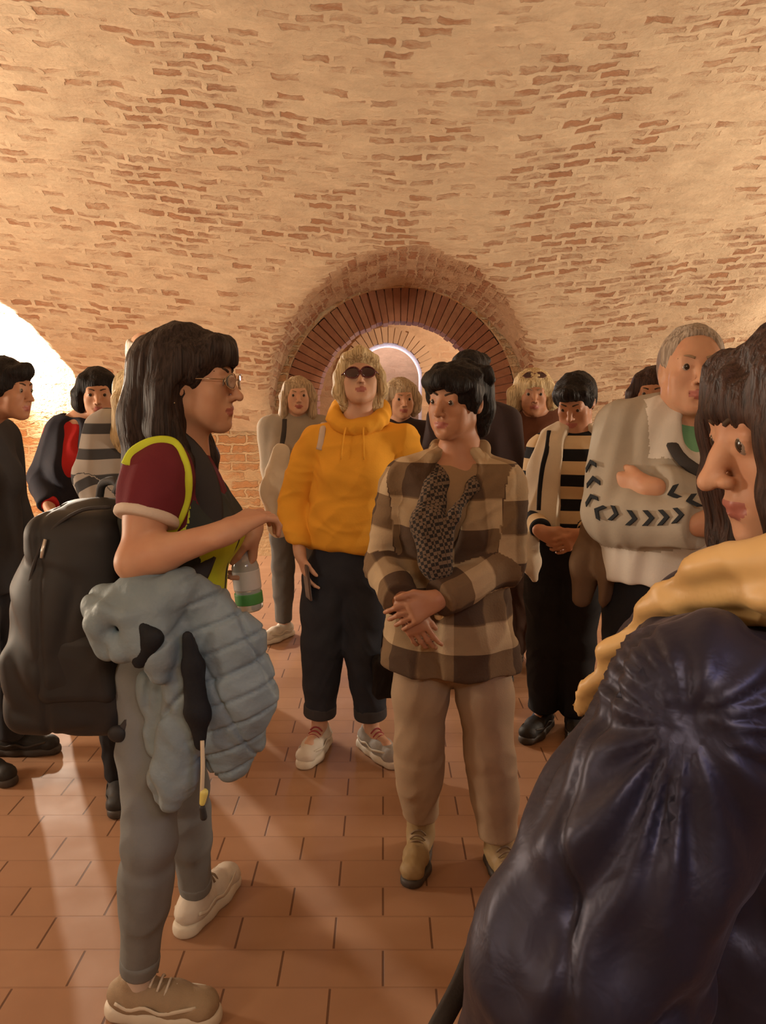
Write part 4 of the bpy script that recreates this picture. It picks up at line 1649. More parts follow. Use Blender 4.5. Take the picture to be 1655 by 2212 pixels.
# ================================================================== MUSTARD HOODIE
def hoodie():
    base = P(770, 1400, 3.12)
    J = skeleton(base[0], 3.12, -6, 1.62)
    F, R = J['F'], J['R']
    J['hd'] = P(778, 822, 3.10)
    J['M'] = head_frame(dirv(2, 14), .04)
    J['nb'] = P(775, 915, 3.14)
    J['ch'] = P(770, 1010, 3.14)
    J['wa'] = P(755, 1120, 3.12)
    J['pe'] = P(750, 1220, 3.13)
    J['shR'], J['shL'] = P(680, 955, 3.16), P(868, 952, 3.14)
    J['elR'], J['elL'] = P(636, 1085, 3.20), P(905, 1080, 3.16)
    J['wrR'], J['wrL'] = P(648, 1195, 3.04), P(890, 1190, 3.06)
    J['hpR'], J['hpL'] = P(705, 1245, 3.13), P(798, 1245, 3.13)
    J['knR'], J['knL'] = P(697, 1390, 3.07), P(792, 1400, 3.05)
    J['anR'], J['anL'] = P(690, 1568, 3.09), P(802, 1572, 3.07)
    J['ftR'], J['ftL'] = dirv(-16), dirv(33)
    root = empty('person', (J['o'][0], 3.12, 0), 'blonde person in a mustard yellow hoodie, dark sunglasses and rolled dark jeans', 'person', 'people standing in the cellar')
    s = .97
    hands = [dict(w=J['wrR'], d=V(.22, -.02, -.95), n=V(.8, .2, .2), t=V(.3, -.9, 0), s=1.0, curl=(.3, .35, .4, .5), thumb=(.5, .4))]
    body(root, J, .006, M_SKIN_PALE, hands, sc=s, legs=True, full=1.12)
    eyes(root, J['hd'], J['M'], s)
    glasses(root, J['hd'], J['M'], s, M_SUNGLASS, M_FRAME_RED, .029, .022, name='sunglasses', thick=.0028)
    S = garment_top(J, .006, .022, .545, (.97, .97), (.072, .070, .052), bust=.06, waist=.008, hip=.004, cut=False, ak=.012)
    S.half(P(740, 1192, 3.0), V(-.16, -.25, -1), .02)
    S.cone(J['nb'] + V(0, 0, .12), J['nb'] + F * .015 + V(0, 0, .0), .062, .060, .012, 's')
    hd = build('hoodie', S, M_YELLOW, root, wrinkle=(lambda v, n, f1=folds(.010, 8, 31, (1, 1, .7)), f2=folds(.006, 17, 33, (.6, .6, 1.2)): f1(v, n) + f2(v, n)))
    # hood lying round the neck
    C = Sculpt(.006)
    pts = []
    for i in range(13):
        a = math.radians(-150 + 25 * i)
        pts.append(J['nb'] + R * math.sin(a) * .098 + F * (math.cos(a) * .088) + V(0, 0, .035 - .045 * math.cos(a)))
    C.chain(pts, [.030] * 13, .02)
    C.chain([J['nb'] + R * .07 - F * .06 + V(0, 0, .05), J['nb'] - F * .12 + V(0, 0, .02), J['nb'] - R * .07 - F * .06 + V(0, 0, .05)], [.04, .055, .04], .04)
    build('hood', C, M_YELLOW, hd, wrinkle=folds(.006, 14, 12, (1, 1, 1)))
    # ribbed hem
    # pale strap over the right shoulder
    tube('bag_strap', spline([onto(hd, px, py)[0] + F * .003 for px, py in ((698, 898), (695, 925), (691, 950), (686, 975))], 12), .013, M_RIB_WHITE, root, 8, flat=.004, flat_n=F)
    for q, x0 in ((1, 735), (-1, 800)):
        tube('drawstring', spline([J['nb'] + R * q * .035 + F * .125 + V(0, 0, -.01), J['nb'] + R * q * .04 + F * .16 - V(0, 0, .06), J['nb'] + R * q * .045 + F * .182 - V(0, 0, .13)], 8), .0032, M_YELLOW, hd, 6)
    trousers(root, J, M_JEANS_DARK, .007, (.104, .086, .076, .066), .84, .60, seed=25, amp=.005, name='jeans')
    for nm in 'RL':
        C = Sculpt(.006)
        k, n_ = J['kn' + nm], J['an' + nm]
        d = nrm(n_ - k)
        q = k + (n_ - k) * .84
        C.cyl(q - d * .045, q + d * .008, .070, .070, .006)
        build('trouser_cuff', C, cloth('denim_cuff', (0.055, 0.052, 0.058)), root)
        shoe(root, J['an' + nm], J['ft' + nm], M_SHOE_WHITE if nm == 'R' else M_SHOE_GREY, M_SOLE, 1.0, .006, lace_mat=M_LACE_RED)
    c, M = J['hd'], J['M']
    S = Sculpt(.006)

    def L(*p):
        return c + M @ V(*p)
    S.ell(L(0, -.020, .034), V(.082, .100, .086), M, .02)
    for q in (-1, 1):
        S.chain([L(q * .055, .035, .060), L(q * .076, .028, .010), L(q * .084, .022, -.05), L(q * .072, .025, -.09)], [.024, .022, .020, .012], .015)
        S.chain([L(q * .05, -.05, 0), L(q * .055, -.05, -.09)], [.05, .03], .03)
    S.chain([L(-.06, .060, .070), L(-.01, .085, .088), L(.05, .066, .078)], [.022, .024, .022], .02)
    S.ell(L(0, .100, -.030), V(.060, .062, .088), M, .012, 's')
    build('hair', S, H_BLOND, root, pat=hair_pat(c, M), wrinkle=strands(.005, 45, 9)(c, M))
    return J, root


HOOD, hoodie_root = hoodie()

# ================================================================== simpler dressed figures farther back
def simple_hair(root, J, mat, style='bob', s=1.0, length=-.12, puff=0.0, h=.007, seed=5):
    c, M = J['hd'], J['M']
    S = Sculpt(h)

    def L(*p):
        return c + M @ (V(*p) * s)
    p = puff
    S.ell(L(0, -.020, .036), V(.084 + p, .100 + p * .5, .090 + p * .5) * s, M, .02)
    if style in ('bob', 'long'):
        for q in (-1, 1):
            S.chain([L(q * .060, .030, .065), L(q * (.084 + p), .015, .0), L(q * (.084 + p), .005, length * .6), L(q * .074, .01, length)], [.028, .028 + p * .4, .026 + p * .4, .014], .02)
        S.chain([L(0, -.06, .02), L(0, -.07, length * .6), L(0, -.06, length)], [.08, .07 + p, .05], .03)
    elif style == 'short':
        S.chain([L(-.05, .058, .072), L(0, .080, .082), L(.05, .058, .072)], [.022, .024, .022], .02)
        for q in (-1, 1):
            S.cone(L(q * .068, .02, .04), L(q * .072, .012, -.015), .022, .010, .012)
        S.ell(L(0, -.055, -.02), V(.068, .055, .065) * s, M, .03)
    elif style == 'man':
        S.ell(L(0, -.05, -.005), V(.066, .056, .060) * s, M, .03)
    elif style == 'bald':
        S.ell(L(0, -.045, -.005), V(.070, .060, .060) * s, M, .03)
        S.ell(L(0, .01, .095), V(.085, .10, .050) * s, M, .01, 's')
    if style == 'fringe':
        pass
    ft = .045
    if style in ('man', 'bald'):
        S.ell(L(0, .085, .035), V(.062, .062, .060) * s, M, .012, 's')
    S.ell(L(0, .098, -.045), V(.062, .064, .045 + ft) * s, M, .012, 's')
    if style in ('short', 'man', 'bald'):
        for q in (-1, 1):
            S.ell(L(q * .088, -.002, -.012), V(.028, .024, .034) * s, M, .008, 's')
    return build('hair', S, mat, root, pat=hair_pat(c, M), wrinkle=strands(.004, 45, seed)(c, M))


def bg_person(label, X, Y, yaw, H, px_head=None, head=(0, 0), skinm=None, hair=(None, 'bob', -.12, 0.0), top=None, top_kw=None, pants=None,
              shoes=None, group='people standing in the cellar', h=.008, J_fn=None, hands=(), pat=None, top_name='jumper', man=False, fold=.007, foldf=10, hair_s=1.0, pants_kw=None, brow=None):
    J = skeleton(X, Y, yaw, H, head_yaw=head[0], head_pitch=head[1])
    if px_head is not None:
        J['hd'] = P(px_head[0], px_head[1], J['hd'][1])
    if J_fn:
        J_fn(J)
    root = empty('person', (X, Y, 0), label, 'person', group)
    s = H / 1.66
    hs = hands(J) if callable(hands) else hands
    body(root, J, h * .85, skinm or M_SKIN, hs, man=man, sc=s)
    eyes(root, J['hd'], J['M'], s)
    brows(root, J['hd'], J['M'], s, brow)
    kw = dict(grow=.016, hem=.50, sleeve=(.97, .97), sl_r=(.064, .058, .046), bust=0 if man else .05)
    kw.update(top_kw or {})
    t = build(top_name, garment_top(J, h, **kw), top, root, wrinkle=folds(fold, foldf, int(X * 10) % 50 + 60), pat=pat(J) if pat else None)
    trousers(root, J, pants or M_BLACK_CLOTH, h, seed=int(Y * 10), **(pants_kw or {}))
    for nm in 'RL':
        shoe(root, J['an' + nm], J['ft' + nm], (shoes or (M_BLACK_NYLON, M_SOLE_DK))[0], (shoes or (M_BLACK_NYLON, M_SOLE_DK))[1], H / 1.66, h)
    if hair[0] is not None:
        simple_hair(root, J, hair[0], hair[1], s * hair_s, hair[2], hair[3], h * .9)
    return J, root, t


M_CARDI = cloth('cardigan_stone', (0.34, 0.29, 0.23), .95, 150, .3)
M_CREAM = cloth('cream_wool', (0.62, 0.54, 0.42), .95, 150, .3)
M_DARKTOP = cloth('dark_brown_wool', (0.035, 0.022, 0.022), .95)
M_RUST = cloth('rust_brown_knit', (0.15, 0.06, 0.035), .95, 150, .3)
M_NAVY = cloth('navy_jacket', (0.022, 0.022, 0.034), .8)
M_RED = cloth('red_knit', (0.55, 0.03, 0.03), .95)
M_CHAR = cloth('charcoal_jacket', (0.045, 0.047, 0.055), .85)
M_STRIPE_BW = band_mat('black_cream_stripes', .102, [(.47, (0.012, 0.012, 0.015)), (.53, (0.58, 0.44, 0.27))], soft=.02)
M_STRIPE_GREY = band_mat('grey_cream_stripes', .085, [(.40, (0.055, 0.055, 0.06)), (.60, (0.36, 0.33, 0.30))], soft=.04)

# back left, in the doorway: stone cardigan
Xa = P(642, 1100, 4.6)[0]


def fn(J):
    J['ftR'], J['ftL'] = dirv(-35), dirv(20)
    J['elR'], J['wrR'] = P(585, 1010, 4.62), P(600, 1105, 4.45)
    J['elL'], J['wrL'] = P(705, 1010, 4.62), P(688, 1100, 4.45)


Ja, ra, ta = bg_person('person with straight fair hair in a stone cardigan, standing before the doorway', Xa, 4.6, 5, 1.60,
                       (644, 856), (8, 0), M_SKIN_PALE, (H_ASH, 'long', -.17, 0.0), M_CARDI, dict(grow=.022, hem=.50, waist=.01, hip=.02, sl_r=(.066, .062, .05)),
                       M_TROUSER_GREY, (M_SHOE_WHITE, M_SOLE), J_fn=fn, top_name='cardigan', pants_kw=dict(r=(.088, .068, .060, .052), cuff=.92), brow=M_BROW_FAIR,
                       hands=lambda J: [dict(w=J['wrR'], d=V(.1, -.1, -1), n=V(.8, .2, 0), t=V(.2, -.9, 0)), dict(w=J['wrL'], d=V(-.1, -.1, -1), n=V(-.8, .2, 0), t=V(-.2, -.9, 0))])
# dark shoulder strap and pale coat hanging from the arm
tube('shoulder_strap', spline([onto(ta, px, py)[0] + Ja['F'] * .003 for px, py in ((616, 902), (612, 925), (608, 950), (604, 975))], 12), .016, M_STRAP_GREY, ra, 8, flat=.005, flat_n=Ja['F'])
S = Sculpt(.008)
S.chain([P(604, 975, 4.42), P(598, 1060, 4.38), P(603, 1135, 4.38)], [.055, .085, .070], .03, n=V(0, 1, 0), s=1.8)
tag(build('coat', S, M_CREAM, None, wrinkle=folds(.012, 12, 41, (1, 1, .4))), 'cream coat draped over the arm of the person in the stone cardigan', 'coat')

# blonde head just behind the mustard hoodie
Xb = P(860, 1100, 4.4)[0]
bg_person('fair-haired person in a dark top, face showing between hoodie and plaid jacket', Xb, 4.4, 10, 1.582, (866, 862), (12, -4), M_SKIN,
          (H_ASH, 'bob', -.09, .006), M_DARKTOP, brow=M_BROW_FAIR)

# dark haired person behind the plaid jacket, seen from behind
Xc = P(1022, 1100, 3.8)[0]
bg_person('dark-haired person in a dark brown jacket, back turned, behind the plaid jacket', Xc, 3.8, 150, 1.685, (1018, 812), (140, 0), M_SKIN,
          (H_BLACK, 'short', 0, .002), M_DARKTOP, dict(grow=.03, sl_r=(.072, .064, .05)), M_BLACK_CLOTH)

# blonde with sunglasses pushed up
Xd = P(1162, 1100, 4.1)[0]
Jd, rd, td = bg_person('person with puffy blonde hair, sunglasses pushed up on the head, rust brown top', Xd, 4.1, -8, 1.655, (1152, 850), (-6, -6), M_SKIN_DARK,
                       (H_BLOND, 'bob', -.085, .016), M_RUST, dict(grow=.014), cloth('brown_trousers', (.09, .05, .035)), brow=M_BROW_FAIR)
Mg = Jd['M'] @ np.array([[1, 0, 0], [0, math.cos(.75), -math.sin(.75)], [0, math.sin(.75), math.cos(.75)]])
glasses(rd, Jd['hd'] + Jd['M'] @ V(0, -.012, .028), Mg, .98, M_SUNGLASS, M_FRAME_RED, .026, .018, name='sunglasses', thick=.002)

# ------------------------------------------------------------------ striped top under a cream waistcoat
Xe = P(1225, 1100, 3.25)[0]


def fn(J):
    J['nb'] = P(1243, 935, 3.26)
    J['shR'], J['shL'] = P(1168, 968, 3.30), P(1308, 968, 3.22)
    J['elR'], J['elL'] = P(1148, 1095, 3.32), P(1322, 1100, 3.22)
    J['wrR'], J['wrL'] = P(1172, 1150, 3.06), P(1262, 1155, 3.05)
    J['ftR'], J['ftL'] = dirv(-35), dirv(-10)
    J['knR'], J['anR'] = P(1178, 1385, 3.24), P(1172, 1535, 3.28)
    J['knL'], J['anL'] = P(1246, 1390, 3.22), P(1242, 1545, 3.25)


Je, re_, te = bg_person('person with short dark hair looking down, black and cream striped jumper under cream waistcoat', Xe, 3.25, -14, 1.60,
                        (1244, 868), (-30, -28), M_SKIN_DARK, (H_BLACK, 'short', 0, .004), M_STRIPE_BW, dict(grow=.016, hem=.575, sleeve=(.96, .96), waist=.010, ak=.014),
                        M_BLACK_CLOTH, (M_BLACK_NYLON, M_SOLE_DK), J_fn=fn, pat=torso_pat, fold=.005, h=.006,
                        hands=lambda J: [dict(w=J['wrR'], d=V(.85, -.1, -.45), n=V(.2, .9, .1), t=V(.3, -.1, .9), curl=(.5, .6, .6, .6)),
                                         dict(w=J['wrL'], d=V(-.85, -.15, -.4), n=V(0, .95, .1), t=V(-.3, -.1, .9), curl=(.4, .5, .5, .5))],
                        pants_kw=dict(r=(.098, .080, .072, .066), cuff=.97))
F, R = Je['F'], Je['R']
S = Sculpt(.006)
S.cone(Je['nb'] - V(0, 0, .02), Je['ch'], .092, .140, .06, n=F, s=1.1)
S.cone(Je['shR'] * .8 + Je['shL'] * .2, Je['shL'] * .8 + Je['shR'] * .2, .078, .078, .05)
S.cone(Je['ch'], Je['wa'], .192, .190, .05, n=F, s=1.22)
S.cone(Je['wa'], Je['pe'], .190, .20, .05, n=F, s=1.22)
for nm, q in (('R', 1), ('L', -1)):
    S.cone(Je['sh' + nm] + R * q * .03 - V(0, 0, .02), Je['sh' + nm] + R * q * .2 - V(0, 0, .08), .085, .10, .02, 's')
    S.cone(Je['sh' + nm] + R * q * .03, Je['sh' + nm] + R * q * .06 - V(0, 0, .2), .07, .07, .02, 's')
S.cone(Je['nb'] + F * .12 - R * .03, Je['pe'] + F * .24 - R * .06 - V(0, 0, .2), .075, .115, .008, 's')
S.ell(Je['nb'] + V(0, 0, .06), .068, None, .01, 's')
S.half(V(0, 0, .90), V(0, 0, -1), .01)
S.half(Je['ch'] + F * .0 - R * .10, -R, .01)
vv = build('waistcoat', S, M_CREAM, re_, wrinkle=folds(.005, 14, 44))
tube('black_trim', spline([onto(vv, px, py)[0] + F * .002 for px, py in ((1186, 925), (1178, 965), (1168, 1010), (1162, 1060), (1160, 1105))], 14), .010, M_BLACK_CLOTH, vv, 8, flat=.004, flat_n=F)
# cream cloth hanging below the elbow
S = Sculpt(.006)
S.chain([P(1146, 1165, 3.12), P(1148, 1215, 3.10), P(1156, 1250, 3.10)], [.035, .040, .018], .02, n=V(0, 1, 0), s=1.8)
build('waistcoat_tail', S, M_CREAM, vv, wrinkle=folds(.005, 20, 4))

# hidden head left of the man
Xf = P(1412, 1100, 3.45)[0]
bg_person('brown-haired person almost hidden behind the man in the light grey jacket', Xf, 3.45, -20, 1.59, (1412, 850), (-25, -5), M_SKIN_DARK,
          (H_BROWN, 'bob', -.06, .004), M_DARKTOP)

# ------------------------------------------------------------------ man with folded arms
M_JKT_GREY = cloth('light_grey_jacket', (0.40, 0.355, 0.29), .85, 200, .2)
M_JKT_WHITE = cloth('white_jacket_panel', (0.66, 0.62, 0.56), .8, 200, .2)
M_GREEN = cloth('green_polo', (0.16, 0.36, 0.20), .9)
M_TAPE = cloth('black_chevron_tape', (0.02, 0.024, 0.03), .8)


def man():
    X = P(1470, 1100, 2.1)[0]
    J = skeleton(X, 2.1, -6, 1.70, wide=1.12, head_yaw=-10, head_pitch=2)
    F, R = J['F'], J['R']
    J['hd'] = P(1496, 802, 2.06)
    J['nb'] = P(1490, 915, 2.12)
    J['ch'] = P(1462, 1015, 2.12)
    J['wa'] = P(1460, 1130, 2.10)
    J['pe'] = P(1460, 1240, 2.10)
    J['shR'], J['shL'] = P(1350, 930, 2.14), P(1604, 940, 2.10)
    J['elR'], J['elL'] = P(1318, 1112, 2.06), P(1648, 1110, 2.02)
    J['wrR'], J['wrL'] = P(1520, 1132, 1.84), P(1402, 1054, 1.955)
    root = empty('person', (X, 2.1, 0), 'grey-haired man with folded arms, light grey jacket with black chevron tape on the sleeve', 'person', 'people standing in the cellar')
    s = 1.04
    hands = [dict(w=J['wrL'], d=V(-.62, .75, -.05), n=V(.1, .9, 0), t=V(0, -.1, .9), s=1.05, curl=(.5, .5, .6, .6)),
             dict(w=J['wrR'], d=V(.9, .3, .1), n=V(0, .9, 0), t=V(0, -.1, .9), s=1.05, curl=(.5, .5, .6, .6))]
    body(root, J, .0055, M_SKIN, hands, man=True, sc=s, full=1.15, neck_r=.06)
    eyes(root, J['hd'], J['M'], s)
    brows(root, J['hd'], J['M'], s, M_BROW_FAIR)
    S = garment_top(J, .007, .004, .60, (0, 0), bust=0)
    build('polo_shirt', S, M_GREEN, root)
    C = Sculpt(.005)
    for q in (-1, 1):
        C.chain([J['nb'] - F * .06 + V(0, 0, .05), J['nb'] + R * q * .072 + V(0, 0, .03), J['nb'] + R * q * .05 + F * .10 - V(0, 0, .05), J['nb'] + R * q * .035 + F * .125 - V(0, 0, .10)], [.014, .016, .017, .007], .01)
    build('polo_collar', C, M_GREEN, root)
    S = garment_top(J, .006, .030, .585, (.98, .97), (.082, .078, .062), bust=0, waist=.022, hip=.020, ak=.014)
    S.ell(J['nb'] + V(0, 0, .06) + F * .02, .074, None, .01, 's')
    S.cone(J['nb'] + F * .10, J['ch'] + F * .24 + V(0, 0, .02), .055, .02, .008, 's')

    def mf(p):
        lat = (p - J['ch']) @ R
        f = (p - J['ch']) @ F
        arm = np.full(len(p), 9.0)
        for nm in 'RL':
            for a, b in ((J['sh' + nm], J['el' + nm]), (J['el' + nm], J['wr' + nm])):
                d = b - a
                t = np.clip(((p - a) @ d) / (d @ d), 0, 1)
                arm = np.minimum(arm, np.linalg.norm(p - a - t[:, None] * d, axis=1) - .088)
        return ((np.abs(lat + .01) < .115) & (f > .03) & (arm > 0)).astype(int) | ((p[:, 2] < 1.12) & (arm > 0)).astype(int)
    jk = build('zip_jacket', S, [M_JKT_GREY, M_JKT_WHITE], root, wrinkle=folds(.008, 10, 17), matfn=mf)
    C = Sculpt(.006)
    C.chain([J['nb'] + R * .088 + F * .045 - V(0, 0, .015), J['nb'] + R * .085 - F * .03 + V(0, 0, .035), J['nb'] - F * .08 + V(0, 0, .045), J['nb'] - R * .085 - F * .03 + V(0, 0, .035), J['nb'] - R * .088 + F * .045 - V(0, 0, .015)], [.018, .026, .028, .026, .018], .02)
    build('jacket_collar', C, M_JKT_GREY, jk)
    # chevron tape along the outside of the right sleeve
    v, f = [], []

    def chevron(c, d, n, sz):
        side = nrm(np.cross(n, d))
        a = sz
        pts = []
        for off in (0, .004):
            o = c + n * off
            pts += [o + d * a * .55, o + side * a * .75 - d * a * .15, o + side * a * .75 - d * a * .65, o + d * a * .05,
                    o - side * a * .75 - d * a * .65, o - side * a * .75 - d * a * .15]
        b = len(v)
        v.extend(pts)
        f.extend([(b, b + 1, b + 2, b + 3), (b, b + 3, b + 4, b + 5), (b + 9, b + 8, b + 7, b + 6), (b + 11, b + 10, b + 9, b + 6)])
        for i in range(6):
            j = (i + 1) % 6
            f.append((b + i, b + j, b + 6 + j, b + 6 + i))
    path = [(1272, 1005), (1275, 1040), (1272, 1075), (1288, 1100), (1322, 1112), (1358, 1118), (1394, 1118), (1430, 1115), (1464, 1106)]
    pts = [onto(jk, *q) for q in path]
    for i, (c, n) in enumerate(pts):
        d = (pts[min(i + 1, len(pts) - 1)][0] - pts[max(i - 1, 0)][0])
        d = nrm(d - n * (n @ d))
        chevron(c + n * .003, -d if i < 4 else d, n, .026)
    for px, py in ((1458, 1058), (1494, 1075)):
        c, n = onto(jk, px, py)
        d = V(1, 0, .1)
        d = nrm(d - n * (n @ d))
        chevron(c + n * .003, -d, n, .028)
    mesh_obj('chevron_tape', v, f, M_TAPE, jk, smooth=False)
    # strap across the chest
    tube('shoulder_bag_strap', spline([J['nb'] + R * .12 - F * .02 + V(0, 0, .035), J['nb'] + R * .09 + F * .075, J['ch'] + R * .035 + F * .165 + V(0, 0, .045), J['ch'] - R * .06 + F * .185 - V(0, 0, .02), J['ch'] - R * .15 + F * .15 - V(0, 0, .10)], 20), .015, M_STRAP_GREY, root, 8, flat=.004, flat_n=F)
    trousers(root, J, M_BLACK_CLOTH, .009, (.105, .085, .075, .068), .97, .63, seed=45, hipw=1.08)
    for nm in 'RL':
        shoe(root, J['an' + nm], J['ft' + nm], M_BLACK_NYLON, M_SOLE_DK, 1.08, .008)
    simple_hair(root, J, H_GREY, 'man', 1.04, 0, -.008, .006)
    return J, root


MAN, man_root = man()
# brown jacket carried over his arm
S = Sculpt(.007)
S.chain([P(1290, 1150, 2.16), P(1275, 1220, 2.14), P(1262, 1290, 2.15)], [.050, .052, .030], .02, n=V(0, 1, 0), s=1.3)
S.chain([P(1310, 1150, 2.10), P(1308, 1230, 2.08), P(1306, 1290, 2.08)], [.035, .034, .026], .015, n=V(0, 1, 0), s=1.3)
tag(build('jacket', S, cloth('brown_jacket_cloth', (0.15, 0.09, 0.05), .9), None, wrinkle=folds(.010, 16, 51, (1, 1, .3))),
    'brown jacket hanging down from the folded arms of the grey-haired man', 'jacket')

# ------------------------------------------------------------------ left group
Xg = P(178, 1100, 3.6)[0]


def fn(J):
    J['shR'], J['elR'], J['wrR'] = P(125, 935, 3.6), P(92, 1030, 3.57), P(108, 1100, 3.4)


Jg, rg, tg = bg_person('person with a dark bob in a red jumper and open navy jacket', Xg, 3.6, 12, 1.60, (212, 850), (18, -8), M_SKIN,
                       (H_BLACK, 'bob', -.08, .004), M_RED, dict(grow=.010), M_BLACK_CLOTH, J_fn=fn,
                       hands=lambda J: [dict(w=J['wrR'], d=V(.5, -.3, -.8), n=V(.8, .2, 0), t=V(.2, -.9, .2))])
F, R = Jg['F'], Jg['R']
S = garment_top(Jg, .008, .030, .47, (.94, .94), (.074, .068, .054), bust=.05)
S.cone(Jg['nb'] + F * .10 + R * .02, Jg['ch'] + F * .20 + R * .03, .045, .075, .01, 's')
S.cone(Jg['ch'] + F * .20 + R * .03, Jg['pe'] + F * .22 + R * .03 - V(0, 0, .1), .075, .085, .01, 's')
S.ell(Jg['nb'] + V(0, 0, .07), .065, None, .01, 's')
build('jacket', S, M_NAVY, rg, wrinkle=folds(.008, 10, 71))

Xh = P(-45, 1100, 2.95)[0]
bg_person('person in dark charcoal clothes at the left edge, dark against the bright niche', Xh, 2.95, 78, 1.63, (14, 842), (80, -6), M_SKIN_DARK,
          (H_BLACK, 'short', 0, .008), M_CHAR, dict(grow=.030, hem=.45, sl_r=(.078, .068, .054)), M_CHAR)

# striped jumper and long fair hair just behind the guide
Xi = P(285, 1100, 2.75)[0]


def fn(J):
    J['nb'] = P(292, 925, 2.78)
    J['shR'], J['elR'], J['wrR'] = P(228, 925, 2.74), P(204, 1030, 2.66), P(225, 1110, 2.6)


Ji, ri, ti = bg_person('person with long fair hair in a grey striped jumper, half hidden by the backpack', Xi, 2.75, 30, 1.56, (312, 862), (40, -5), M_SKIN_PALE,
                       (H_BLOND, 'long', -.24, .006), M_STRIPE_GREY, dict(grow=.020, sl_r=(.076, .072, .054)), M_BLACK_CLOTH, pat=torso_pat, J_fn=fn, fold=.009, brow=M_BROW_FAIR)
# tall balding man
Xj = P(330, 1100, 4.1)[0]
bg_person('tall balding man, only the crown of the head showing above the long dark hair', Xj, 4.1, 20, 1.80, (313, 768), (25, 0), M_SKIN_PALE,
          (H_WHITE, 'bald', 0, -.004), M_CARDI, None, M_TROUSER_GREY, man=True)

# ================================================================== FOREGROUND, black puffer jacket
M_PUFFER = None


def puffer_mat():
    m, nt, b = new_mat('black_puffer_nylon')
    tc = node(nt, 'ShaderNodeTexCoord')
    nz = node(nt, 'ShaderNodeTexNoise', i_Scale=9.0, i_Detail=4.0, i_Distortion=0.8)
    nt.links.new(tc.outputs['Object'], nz.inputs['Vector'])
    r = ramp(nt, nz.outputs['Fac'], [(0.3, (0.008, 0.008, 0.014)), (0.7, (0.012, 0.011, 0.019))])
    nt.links.new(r.outputs[0], b.inputs['Base Color'])
    b.inputs['Roughness'].default_value = 0.47
    b.inputs['Specular IOR Level'].default_value = 0.55
    b.inputs['Specular Tint'].default_value = (0.72, 0.70, 1.0, 1)
    b.inputs['Sheen Weight'].default_value = 0.06
    b.inputs['Sheen Roughness'].default_value = 0.4
    b.inputs['Sheen Tint'].default_value = (0.7, 0.6, 0.8, 1)
    n2 = node(nt, 'ShaderNodeTexNoise', i_Scale=26.0, i_Detail=3.0, i_Distortion=0.6)
    nt.links.new(tc.outputs['Object'], n2.inputs['Vector'])
    bump(nt, b, n2.outputs['Fac'], 0.2, 0.010)
    return m


M_PUFFER = puffer_mat()
M_SATIN = plain('gold_satin', (0.62, 0.40, 0.16), .46, 0, .5)


